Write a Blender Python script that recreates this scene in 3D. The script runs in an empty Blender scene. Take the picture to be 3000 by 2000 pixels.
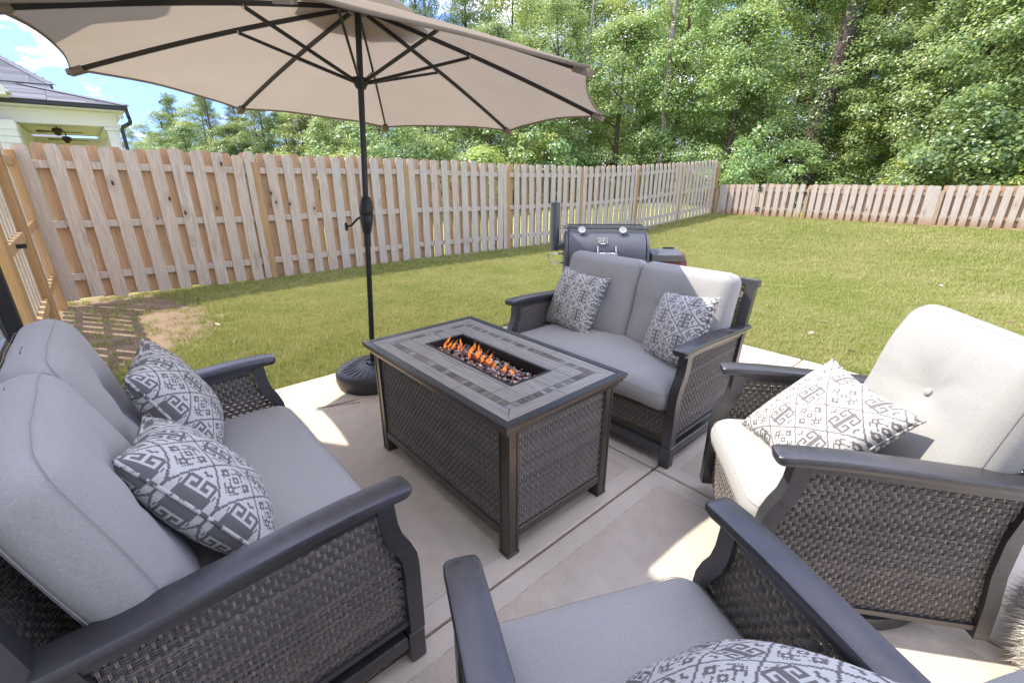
import bpy, bmesh, math, random
import numpy as np
from mathutils import Vector, Matrix, Euler
R = math.radians
random.seed(7); rng = np.random.default_rng(7)
S = bpy.context.scene
C = S.collection

# ------------------------------------------------------------------ camera, sky, sun, exposure
cam_d = bpy.data.cameras.new('camera'); cam = bpy.data.objects.new('camera', cam_d); C.objects.link(cam)
cam.location = (0, 0, 1.5); cam.rotation_euler = (math.pi/2 - 0.3508, 0, 0)
cam_d.sensor_width = 36.0; cam_d.lens = 36.0*1325/3000; cam_d.clip_start = 0.02; cam_d.clip_end = 900
S.camera = cam

SUN = Vector((-0.615, 0.14, 1.0)).normalized()          # direction towards the sun
SUN_EL = math.asin(SUN.z); SUN_AZ = math.atan2(SUN.x, SUN.y)
W = bpy.data.worlds.new('World'); S.world = W; W.use_nodes = True
wn = W.node_tree; wn.nodes.clear()
sky = wn.nodes.new('ShaderNodeTexSky'); sky.sky_type = 'NISHITA'; sky.sun_disc = False
sky.sun_elevation = SUN_EL; sky.sun_rotation = SUN_AZ; sky.air_density = 1.0; sky.dust_density = 0.1; sky.ozone_density = 3.0
bg = wn.nodes.new('ShaderNodeBackground'); bg.inputs['Strength'].default_value = 0.15
wo = wn.nodes.new('ShaderNodeOutputWorld')
# cirrus over the whole sky, spread and brightened to add neutral fill light
tc = wn.nodes.new('ShaderNodeTexCoord'); mp = wn.nodes.new('ShaderNodeMapping'); mp.inputs['Scale'].default_value = (1.6, 1.6, 3.6); mp.inputs['Location'].default_value = (5, 5, 0)
nz = wn.nodes.new('ShaderNodeTexNoise'); nz.inputs['Scale'].default_value = 2.6; nz.inputs['Detail'].default_value = 7; nz.inputs['Roughness'].default_value = .62
rp = wn.nodes.new('ShaderNodeValToRGB'); rp.color_ramp.elements[0].position = .46; rp.color_ramp.elements[1].position = .62
rp.color_ramp.elements[0].color = (0, 0, 0, 1); rp.color_ramp.elements[1].color = (.72, .72, .72, 1)
mx = wn.nodes.new('ShaderNodeMix'); mx.data_type = 'RGBA'
wn.links.new(tc.outputs['Generated'], mp.inputs['Vector']); wn.links.new(mp.outputs[0], nz.inputs['Vector'])
wn.links.new(nz.outputs['Fac'], rp.inputs['Fac']); wn.links.new(rp.outputs['Color'], mx.inputs[0])
# clear deep air: the blue reaches down towards the horizon
vm = wn.nodes.new('ShaderNodeVectorMath'); vm.operation = 'ADD'; vm.inputs[1].default_value = (0, 0, .30); wn.links.new(tc.outputs['Generated'], vm.inputs[0]); wn.links.new(vm.outputs[0], sky.inputs['Vector'])
tn = wn.nodes.new('ShaderNodeMix'); tn.data_type = 'RGBA'; tn.blend_type = 'MULTIPLY'; tn.inputs[0].default_value = 1.0; tn.inputs[7].default_value = (.70, .73, .94, 1)
wn.links.new(sky.outputs[0], tn.inputs[6]); wn.links.new(tn.outputs[2], mx.inputs[6]); mx.inputs[7].default_value = (9.2, 8.5, 7.7, 1)
wn.links.new(mx.outputs[2], bg.inputs['Color']); wn.links.new(bg.outputs[0], wo.inputs['Surface'])

sd = bpy.data.lights.new('sun', 'SUN'); sd.energy = 2.0; sd.angle = R(0.53); sd.color = (1.0, .94, .84)
so = bpy.data.objects.new('sun', sd); C.objects.link(so)
so.rotation_euler = (-SUN).to_track_quat('-Z', 'Y').to_euler(); so.location = (-8, 4, 14)

S.view_settings.view_transform = 'Standard'; S.view_settings.look = 'None'
S.view_settings.gamma = 1.0; S.view_settings.use_curve_mapping = False; S.view_settings.exposure = 1.8
S.cycles.use_denoising = True; S.cycles.max_bounces = 7; S.cycles.diffuse_bounces = 4; S.cycles.glossy_bounces = 3
S.cycles.transmission_bounces = 4; S.cycles.transparent_max_bounces = 8
S.cycles.sample_clamp_indirect = 6.0; S.cycles.caustics_reflective = False; S.cycles.caustics_refractive = False

# ------------------------------------------------------------------ plan axes of the plot (house, patio, fences share them)
ANG = R(41.7); AX = np.array([math.cos(ANG), math.sin(ANG)]); BX = np.array([math.sin(ANG), -math.cos(ANG)])
def G(a, b, z=0.0):
    p = AX*a + BX*b
    return Vector((p[0], p[1], z))
RZ = ANG - math.pi/2                      # rotation that turns local +y onto axis a (and local +x onto axis b)

# ------------------------------------------------------------------ node helpers
def nd(nt, typ, ins=None, **props):
    n = nt.nodes.new(typ)
    for k, v in props.items(): setattr(n, k, v)
    for k, v in (ins or {}).items():
        s = n.inputs[k]
        if isinstance(v, X): v = v.s
        if isinstance(v, bpy.types.NodeSocket): nt.links.new(v, s)
        else: s.default_value = v
    return n
class X:
    def __init__(s, nt, sock): s.nt = nt; s.s = sock
    def m(s, op, *o):
        d = {0: s}
        for i, v in enumerate(o): d[i+1] = v
        return X(s.nt, nd(s.nt, 'ShaderNodeMath', d, operation=op).outputs[0])
    def __add__(s, o): return s.m('ADD', o)
    def __sub__(s, o): return s.m('SUBTRACT', o)
    def __mul__(s, o): return s.m('MULTIPLY', o)
    def __truediv__(s, o): return s.m('DIVIDE', o)
    def abs(s): return s.m('ABSOLUTE')
    def floor(s): return s.m('FLOOR')
    def lt(s, o): return s.m('LESS_THAN', o)
    def gt(s, o): return s.m('GREATER_THAN', o)
    def max(s, o): return s.m('MAXIMUM', o)
    def min(s, o): return s.m('MINIMUM', o)
    def mod(s, o): return s.m('FLOORED_MODULO', o)
    def rect(s, lo, hi): return s.gt(lo)*s.lt(hi)
def coords(nt, kind='Object'): return nd(nt, 'ShaderNodeTexCoord').outputs[kind]
def mapping(nt, v, scale=(1, 1, 1), loc=(0, 0, 0), rot=(0, 0, 0)):
    return nd(nt, 'ShaderNodeMapping', {'Vector': v, 'Scale': scale, 'Location': loc, 'Rotation': rot}).outputs[0]
def noise(nt, v, scale, detail=4, rough=.55, out='Fac', dist=0.0):
    return X(nt, nd(nt, 'ShaderNodeTexNoise', {'Vector': v, 'Scale': scale, 'Detail': detail, 'Roughness': rough, 'Distortion': dist}).outputs[out])
def ramp(nt, f, stops):
    n = nd(nt, 'ShaderNodeValToRGB', {'Fac': f}); r = n.color_ramp
    while len(r.elements) < len(stops): r.elements.new(.5)
    for e, (p, c) in zip(r.elements, stops):
        e.position = p; e.color = (c, c, c, 1) if isinstance(c, (int, float)) else (*c, 1)
    return n.outputs['Color']
def mixc(nt, f, a, b, mode='MIX'):
    n = nd(nt, 'ShaderNodeMix', {0: f}, data_type='RGBA', blend_type=mode)
    for i, v in ((6, a), (7, b)):
        if isinstance(v, X): v = v.s
        if isinstance(v, bpy.types.NodeSocket): nt.links.new(v, n.inputs[i])
        else: n.inputs[i].default_value = (*v, 1) if len(v) == 3 else v
    return n.outputs[2]
def bump(nt, h, strength=.3, dist=.01):
    return nd(nt, 'ShaderNodeBump', {'Height': h, 'Strength': strength, 'Distance': dist}).outputs[0]
def rnd_obj(nt): return X(nt, nd(nt, 'ShaderNodeObjectInfo').outputs['Random'])
def rnd_isl(nt): return X(nt, nd(nt, 'ShaderNodeNewGeometry').outputs['Random Per Island'])
def sep(nt, v):
    n = nd(nt, 'ShaderNodeSeparateXYZ', {0: v}); return [X(nt, n.outputs[i]) for i in range(3)]
def vadd(nt, v, x, k=(13.1, 7.7, 5.3)):
    c = nd(nt, 'ShaderNodeCombineXYZ', {0: x*k[0], 1: x*k[1], 2: x*k[2]})
    return nd(nt, 'ShaderNodeVectorMath', {0: v, 1: c.outputs[0]}, operation='ADD').outputs[0]
def hsv(nt, col, h=.5, s=1.0, v=1.0): return nd(nt, 'ShaderNodeHueSaturation', {'Hue': h, 'Saturation': s, 'Value': v, 'Color': col}).outputs[0]
MATS = {}
def material(name, fn=None, color=(.5, .5, .5), rough=.6, metal=0.0, spec=.5, **kw):
    m = bpy.data.materials.new(name); m.use_nodes = True; nt = m.node_tree; nt.nodes.clear()
    out = nt.nodes.new('ShaderNodeOutputMaterial'); b = nt.nodes.new('ShaderNodeBsdfPrincipled')
    b.inputs['Base Color'].default_value = (*color, 1); b.inputs['Roughness'].default_value = rough
    b.inputs['Metallic'].default_value = metal; b.inputs['Specular IOR Level'].default_value = spec
    nt.links.new(b.outputs[0], out.inputs['Surface'])
    if fn:
        r = fn(nt, b) or {}
        for k, v in r.items():
            if isinstance(v, X): v = v.s
            if k == 'surface': nt.links.new(v, out.inputs['Surface'])
            elif isinstance(v, bpy.types.NodeSocket): nt.links.new(v, b.inputs[k])
            else: b.inputs[k].default_value = v
    MATS[name] = m
    return m

# ------------------------------------------------------------------ materials
def f_wood(base, warm, dark, knots=True, amount=.5, stain=False):
    def f(nt, b):
        o = rnd_obj(nt); v = vadd(nt, coords(nt), o, (17, 9, 23))
        g = noise(nt, mapping(nt, v, (26, 26, 1.3)), 3.0, 6, .6, dist=.6)
        fine = noise(nt, mapping(nt, v, (160, 160, 4)), 3.0, 3, .6)
        big = noise(nt, mapping(nt, v, (4, 4, .7)), 2.0, 3)
        col = mixc(nt, ramp(nt, g, [(.30, 0.0), (.62, 1.0)]), dark, base)
        col = mixc(nt, ramp(nt, big, [(.35, 0), (.75, amount)]), col, warm)
        col = mixc(nt, ramp(nt, o, [(0, 0.0), (1, .30)]), col, tuple(c*.78 for c in base))
        col = mixc(nt, ramp(nt, fine, [(.35, .4), (.55, 0)]), col, dark)
        h = g*.5 + fine*.5
        if stain:      # soil splashed up the foot of the board
            zz = sep(nt, coords(nt))[2]
            col = mixc(nt, ramp(nt, zz + noise(nt, v, 5, 3)*.22 - g*.12, [(.10, .75), (.30, 0)]), col, (.40, .23, .12))
        if knots:
            vo = nd(nt, 'ShaderNodeTexVoronoi', {'Vector': mapping(nt, v, (4.2, 4.2, 2.1)), 'Scale': 1.0, 'Randomness': 1.0})
            d = X(nt, vo.outputs['Distance'])
            k = ramp(nt, d, [(.05, 1), (.085, 0)]); ring = ramp(nt, d, [(.07, 0), (.11, .75), (.14, .2), (.18, .5), (.24, 0)])
            col = mixc(nt, k, col, (.10, .05, .025)); col = mixc(nt, ring, col, tuple(c*.6 for c in warm))
        return {'Base Color': col, 'Roughness': .8, 'Normal': bump(nt, h, .35, .004)}
    return f
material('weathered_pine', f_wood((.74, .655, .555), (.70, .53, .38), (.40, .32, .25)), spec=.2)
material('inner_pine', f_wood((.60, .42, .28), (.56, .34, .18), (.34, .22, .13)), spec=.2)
material('post_pine', f_wood((.58, .40, .21), (.55, .31, .12), (.36, .22, .11), False, .8), spec=.2)
material('gray_pine', f_wood((.62, .56, .49), (.56, .43, .31), (.40, .34, .29), stain=True), spec=.2)
material('old_post', f_wood((.52, .41, .30), (.48, .31, .19), (.32, .24, .17), False, .7, True), spec=.2)

def f_concrete(nt, b):
    v = coords(nt); g = coords(nt, 'Generated'); x, y, z = sep(nt, g)
    # smooth trowelled band along every edge of a slab, broomed field inside it
    dx = (x.min((x*-1.0)+1.0))*2.4; dy = (y.min((y*-1.0)+1.0))*2.4
    e = dx.min(dy) + noise(nt, v, 3.0, 2)*.006
    band = ramp(nt, e*4.0, [(.36, 1), (.375, 0)])
    line = ramp(nt, e*4.0, [(.355, 0), (.366, .8), (.385, 0)])
    big = noise(nt, v, 1.7, 5, .6); mid = noise(nt, v, 14, 5, .6); fine = noise(nt, v, 130, 4, .7)
    col = mixc(nt, ramp(nt, big, [(.3, 0), (.7, 1)]), (.58, .485, .385), (.70, .605, .495))
    col = mixc(nt, ramp(nt, mid, [(.35, .45), (.6, 0)]), col, (.53, .44, .345))
    pits = ramp(nt, fine, [(.32, .8), (.42, 0)])
    col = mixc(nt, pits, col, (.30, .26, .21))
    col = mixc(nt, band, col, mixc(nt, .6, col, (.72, .63, .525)))
    col = mixc(nt, X(nt, line)*ramp_x(nt, mid, [(.45, 0), (.55, .9)]), col, (.25, .21, .17))
    broom = noise(nt, mapping(nt, v, (160, 3, 1)), 2.0, 2)
    h = fine*.7 + broom*.3 + mid*.6
    return {'Base Color': col, 'Roughness': .85, 'Normal': bump(nt, h, .35, .004)}
def ramp_x(nt, f, stops): return X(nt, ramp(nt, f, stops))
material('concrete', f_concrete, spec=.25)
material('joint_sand', lambda nt, b: {'Base Color': ramp(nt, noise(nt, coords(nt), 40, 4), [(.3, (.10, .085, .05)), (.7, (.20, .17, .11))])}, rough=.95, spec=.1)

def f_lawn(nt, b):
    v = coords(nt); x, y, z = sep(nt, v)
    big = noise(nt, v, .45, 5, .6); mid = noise(nt, v, 2.6, 5, .65); fine = noise(nt, v, 55, 4, .7)
    u = x*BX[0] + y*BX[1]; w = x*AX[0] + y*AX[1]
    col = mixc(nt, ramp(nt, big*.55 + mid*.45, [(.40, 0), (.60, 1)]), (.25, .31, .075), (.46, .42, .19))
    col = mixc(nt, ramp(nt, fine, [(.3, .55), (.55, 0)]), col, (.15, .17, .05))
    soilc = ramp(nt, mid*.5 + fine*.5, [(.3, (.13, .09, .058)), (.5, (.25, .18, .12)), (.7, (.38, .29, .20))])
    # bare earth in the corner by the gate
    dw = (w + .25)*.80; du = (u + 6.35)*.52
    d = dw*dw + du*du + (mid - .5)*1.5
    soil = ramp(nt, d, [(.75, 1), (1.2, 0)])
    col = mixc(nt, soil, col, soilc)
    return {'Base Color': col, 'Roughness': .95, 'Normal': bump(nt, fine*.6 + mid, .6, .03)}
material('turf', f_lawn, spec=.1)
def f_grass(nt, b):
    r = rnd_isl(nt); g = nd(nt, 'ShaderNodeNewGeometry').outputs['Position']
    mid = noise(nt, g, .55, 4, .62); patch = noise(nt, g, 2.6, 4, .65)
    col = ramp(nt, r*.40 + mid*.35 + patch*.25, [(.30, (.18, .28, .055)), (.44, (.32, .38, .095)), (.58, (.48, .455, .175)), (.76, (.62, .55, .31))])
    tr = nd(nt, 'ShaderNodeBsdfTranslucent', {'Color': col}); df = nd(nt, 'ShaderNodeBsdfDiffuse', {'Color': col})
    return {'surface': nd(nt, 'ShaderNodeMixShader', {0: .3, 1: df.outputs[0], 2: tr.outputs[0]}).outputs[0]}
material('grass_blade', f_grass)

def f_leaf(c0, c1, c2, gloss=.32, trans=.40):
    def f(nt, b):
        r = rnd_isl(nt); o = rnd_obj(nt)
        p = nd(nt, 'ShaderNodeNewGeometry').outputs['Position']
        n = noise(nt, p, .55, 3)
        col = ramp(nt, r*.6 + n*.4, [(.25, c0), (.52, c1), (.78, c2)])
        col = hsv(nt, col, (o*.03)+.485, 1.0, (o*.35)+.85)
        pr = b; nt.links.new(col, pr.inputs['Base Color']); pr.inputs['Roughness'].default_value = gloss; pr.inputs['Specular IOR Level'].default_value = .75
        tr = nd(nt, 'ShaderNodeBsdfTranslucent', {'Color': mixc(nt, .5, col, c2)})
        return {'surface': nd(nt, 'ShaderNodeMixShader', {0: trans, 1: pr.outputs[0], 2: tr.outputs[0]}).outputs[0]}
    return f
material('leaf_gum', f_leaf((.16, .26, .12), (.28, .41, .17), (.53, .60, .18)))
material('leaf_dark', f_leaf((.13, .22, .105), (.22, .35, .15), (.42, .54, .17)))
material('leaf_light', f_leaf((.21, .32, .10), (.36, .46, .13), (.58, .61, .17)))
material('needle', f_leaf((.11, .18, .06), (.19, .27, .08), (.34, .40, .11), .5, .3))
def f_bark(nt, b):
    v = coords(nt); n = noise(nt, mapping(nt, v, (9, 9, 1.6)), 2.0, 6, .65); f = noise(nt, v, 30, 4)
    return {'Base Color': ramp(nt, n, [(.3, (.055, .04, .032)), (.6, (.16, .125, .10)), (.8, (.24, .20, .165))]), 'Normal': bump(nt, n + f*.4, .9, .05)}
material('bark', f_bark, rough=.95, spec=.1)
material('pale_bark', lambda nt, b: {'Base Color': ramp(nt, noise(nt, mapping(nt, coords(nt), (6, 6, 2)), 2.0, 5), [(.3, (.18, .15, .125)), (.7, (.36, .32, .28))])}, rough=.9, spec=.1)

def f_metal(c, ro=.32, me_=0.0):
    def f(nt, b):
        n = noise(nt, coords(nt), 9, 4); s = noise(nt, coords(nt), 55, 4)
        col = mixc(nt, ramp(nt, n*.5 + s*.5, [(.4, 0), (.65, .5)]), c, tuple(min(1, x*1.35 + .006) for x in c))
        return {'Base Color': col, 'Roughness': ramp(nt, s, [(.3, ro), (.7, ro+.12)]), 'Metallic': me_, 'Normal': bump(nt, n, .03, .002)}
    return f
material('bronze_metal', f_metal((.095, .093, .10), .27, .6), spec=.8)
material('table_metal', f_metal((.105, .088, .076), .27, .65), spec=.8)
material('black_metal', f_metal((.016, .016, .018)), spec=.5)
material('smoker_black', f_metal((.10, .106, .118), .36, .2), spec=.6)
material('rusty_red', lambda nt, b: {'Base Color': ramp(nt, noise(nt, coords(nt), 8, 5, .65), [(.3, (.05, .03, .028)), (.5, (.16, .05, .035)), (.7, (.26, .10, .06))])}, rough=.6)
material('chrome', color=(.72, .72, .72), metal=1.0, rough=.22)
material('base_plastic', lambda nt, b: {'Normal': bump(nt, noise(nt, coords(nt), 120, 3), .25, .002)}, color=(.035, .037, .042), rough=.42)
def f_wicker(nt, b):
    r = rnd_isl(nt); n = noise(nt, coords(nt), 60, 3); s = noise(nt, coords(nt), 3, 2)
    col = ramp(nt, r*.6 + n*.4, [(.15, (.080, .072, .070)), (.45, (.135, .120, .113)), (.75, (.205, .18, .162)), (.95, (.30, .26, .22))])
    return {'Base Color': col, 'Roughness': .30}
material('wicker', f_wicker, spec=.7)
material('wicker_stake', lambda nt, b: {'Base Color': ramp(nt, rnd_isl(nt), [(0, (.26, .21, .165)), (1, (.50, .41, .32))])}, rough=.5)
def f_fabric(nt, b):
    v = coords(nt); o = rnd_obj(nt)
    x, y, z = sep(nt, v)
    w1 = noise(nt, mapping(nt, v, (900, 120, 120)), 1.0, 2); w2 = noise(nt, mapping(nt, v, (120, 900, 900)), 1.0, 2)
    m = noise(nt, v, 5, 4); wr = noise(nt, vadd(nt, v, o), 4.5, 3, .5, dist=.8)
    t = w1*.5 + w2*.5
    col = mixc(nt, ramp(nt, t, [(.38, 0), (.62, 1)]), (.365, .355, .34), (.46, .45, .435))
    col = mixc(nt, ramp(nt, m, [(.35, .12), (.65, 0)]), col, (.39, .37, .34))
    return {'Base Color': col, 'Roughness': .92, 'Sheen Weight': .25, 'Sheen Roughness': .5, 'Normal': bump(nt, t*.10 + wr*1.0, .35, .02)}
material('gray_fabric', f_fabric, spec=.15)
material('seam', color=(.40, .385, .36), rough=.9, spec=.1)

def f_print(nt, b):
    uv = coords(nt, 'UV'); x0, y0, _ = sep(nt, uv)
    PX = 112.0
    X_ = x0*PX; Y_ = y0*PX
    xq = X_.floor(); yq = Y_.floor()
    TW, TH = 44.0, 34.0
    xt = ((xq + TW/2).mod(TW) - TW/2 + .5).abs(); yt = ((yq + TH/2).mod(TH) - TH/2 + .5).abs()
    # lattice of stepped diamonds
    k = xt/TW*2.0 + yt/TH*2.0                     # 0 at key motif, 2 at far corner
    lat = ((k - 1.0).abs()).lt(.052)
    # key motif (quadrant folded): two mirrored meanders either side of a bar
    def bar(x_, y_, xa, xb, ya, yb): return x_.rect(xa, xb)*y_.rect(ya, yb)
    key = bar(xt, yt, 0, 1.6, -1, 10.6)
    for r_ in ((1, 8.6, 8, 9.6), (7, 8.6, 1, 9.6), (3, 8.6, 1, 2.6), (3, 4.6, 1, 6)):
        key = key.max(bar(xt, yt, *r_))
    key = key.max(bar(xt, yt, 11, 12.6, -1, 1.2)).max(bar(xt, yt, 12.4, 14, 1.2, 2.8)).max(bar(xt, yt, 2.4, 4.2, 11, 12.4))
    key = key*k.lt(.92)
    # small rings and broken chevrons in the other diamonds
    xs = (xt*-1.0) + TW/2; ys = (yt*-1.0) + TH/2
    def ring(cx, cy):
        d = ((xs - cx).abs()).max((ys - cy).abs())
        return d.rect(.9, 2.6)*(((xs - cx).abs())*((ys - cy).abs())).lt(3.4)
    sm = ring(0, 0).max(ring(9, 0)).max(ring(0, 8))
    kk = xs*.8 + ys
    sm = sm.max(kk.rect(5.4, 7.0)*((xs - 4.6).abs()).lt(2.8)).max(kk.rect(11.0, 12.5)*((xs + ys*.5).mod(5.0)).lt(3.4))
    sm = sm*k.gt(1.10)
    dark = lat.max(key).max(sm)
    thr = ((Y_*3.0).mod(1.0)).lt(.22)             # woven threads of the print
    dark = dark*((thr*-.45) + 1.0)
    col = mixc(nt, dark, (.66, .645, .62), (.15, .14, .143))
    wv = noise(nt, mapping(nt, uv, (200, 700, 1)), 1.0, 2)
    wr = noise(nt, coords(nt), 7, 3)
    return {'Base Color': col, 'Roughness': .95, 'Normal': bump(nt, wv*.15 + dark*.08 + wr*.8, .35, .01)}
material('pillow_print', f_print, spec=.1)
def f_cord(nt, b):
    v = coords(nt); n = noise(nt, v, 55, 2)
    return {'Base Color': ramp(nt, n, [(.46, (.62, .6, .57)), (.54, (.16, .15, .15))])}
material('pillow_cord', f_cord, rough=.95, spec=.1)

def f_canopy(nt, b):
    v = coords(nt); n = noise(nt, mapping(nt, v, (1, 1, 1)), 420, 2); m = noise(nt, v, 2.2, 4)
    col = mixc(nt, ramp(nt, n*.5 + m*.5, [(.35, 0), (.65, 1)]), (.335, .285, .228), (.40, .342, .278))
    bp = bump(nt, n*.2 + m, .15, .01)
    df = nd(nt, 'ShaderNodeBsdfDiffuse', {'Color': col, 'Normal': bp}); tr = nd(nt, 'ShaderNodeBsdfTranslucent', {'Color': mixc(nt, .5, col, (.42, .345, .27)), 'Normal': bp})
    return {'surface': nd(nt, 'ShaderNodeMixShader', {0: .37, 1: df.outputs[0], 2: tr.outputs[0]}).outputs[0]}
material('canopy_fabric', f_canopy)

def f_tile(nt, b):
    o = rnd_obj(nt); v = vadd(nt, coords(nt), o)
    g = noise(nt, mapping(nt, v, (1.5, 22, 22)), 3.0, 6, .6, dist=1.0)
    col = ramp(nt, g, [(.28, (.22, .20, .175)), (.5, (.34, .315, .28)), (.75, (.45, .42, .38))])
    col = mixc(nt, ramp(nt, o, [(0, 0), (1, .35)]), col, (.22, .20, .175))
    return {'Base Color': col, 'Roughness': .42, 'Normal': bump(nt, g, .15, .002)}
material('plank_tile', f_tile, spec=.5)
def f_mos(nt, b):
    o = rnd_obj(nt); n = noise(nt, vadd(nt, coords(nt), o), 45, 4)
    c = ramp(nt, o, [(0, (.085, .07, .06)), (.33, (.20, .165, .14)), (.34, (.36, .38, .42)), (.66, (.30, .29, .27)), (.67, (.27, .245, .215)), (1, (.17, .15, .135))])
    return {'Base Color': mixc(nt, ramp(nt, n, [(.35, .35), (.65, 0)]), c, (.09, .08, .07)), 'Roughness': .4}
material('mosaic_stone', f_mos, spec=.5)
material('grout', color=(.045, .042, .04), rough=.9)
material('soot', color=(.012, .012, .012), rough=.7)
def f_bead(nt, b):
    r = rnd_isl(nt)
    return {'Base Color': ramp(nt, r, [(0, (.015, .015, .022)), (.4, (.06, .05, .06)), (.55, (.20, .05, .03)), (.75, (.42, .20, .10)), (.9, (.5, .45, .45)), (1, (.75, .72, .72))]), 'Roughness': .06, 'Coat Weight': .6, 'Coat Roughness': .03}
material('fire_glass', f_bead, spec=.9)
def f_flame(nt, b):
    g = coords(nt, 'Generated'); x, y, z = sep(nt, g)
    n = noise(nt, mapping(nt, coords(nt), (1, 1, .4)), 60, 3, .6)
    col = ramp(nt, z*.8 + n*.3, [(.1, (1.0, .16, .015)), (.55, (1.0, .27, .03)), (1.0, (1.0, .45, .09))])
    em = nd(nt, 'ShaderNodeEmission', {'Color': col, 'Strength': .55}); tr = nd(nt, 'ShaderNodeBsdfTransparent')
    return {'surface': nd(nt, 'ShaderNodeMixShader', {0: ramp(nt, n - z*.10, [(.36, .03), (.66, .72)]), 1: tr.outputs[0], 2: em.outputs[0]}).outputs[0]}
material('flame', f_flame)

def f_shingle(nt, b):
    v = coords(nt); o = rnd_obj(nt); n = noise(nt, v, 25, 4)
    c = mixc(nt, ramp(nt, o, [(0, 0), (1, 1)]), (.13, .135, .15), (.23, .235, .255))
    return {'Base Color': mixc(nt, ramp(nt, n, [(.3, .4), (.6, 0)]), c, (.09, .09, .10)), 'Roughness': .95}
material('shingle', f_shingle, spec=.1)
material('white_paint', lambda nt, b: {'Base Color': mixc(nt, ramp(nt, noise(nt, coords(nt), 3, 4), [(.4, 0), (.8, .25)]), (.78, .78, .75), (.70, .70, .67))}, rough=.7, spec=.2)
material('cream_paint', color=(.80, .74, .64), rough=.8, spec=.1)
material('sage_siding', lambda nt, b: {'Base Color': mixc(nt, rnd_obj(nt), (.64, .67, .62), (.70, .72, .67))}, rough=.75, spec=.2)
material('gutter_black', color=(.022, .024, .028), rough=.4)
material('window_glass', color=(.55, .6, .62), rough=.15, spec=.8)
material('dark_bronze', color=(.06, .042, .03), rough=.5)
material('fleece', lambda nt, b: {'Base Color': ramp(nt, noise(nt, coords(nt), 30, 4), [(.3, (.5, .47, .43)), (.7, (.72, .70, .66))])}, rough=1.0, spec=.05)
material('dry_leaf', lambda nt, b: {'Base Color': ramp(nt, rnd_obj(nt), [(0, (.20, .11, .06)), (.5, (.42, .33, .25)), (1, (.62, .57, .52))])}, rough=.8)
material('pine_straw', color=(.16, .085, .05), rough=.8)
material('rim_sky_tint', f_metal((.030, .033, .040), .30, .2), spec=.6)  # table rim colour with the blue sky reflection painted in
material('silver_pine', f_wood((.72, .67, .585), (.66, .54, .42), (.42, .37, .31)), spec=.2)
material('dial_face', color=(.42, .42, .40), rough=.4)
material('far_roof', color=(.20, .21, .24), rough=.9)
material('badge_white', color=(.6, .6, .58), rough=.5)

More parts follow.
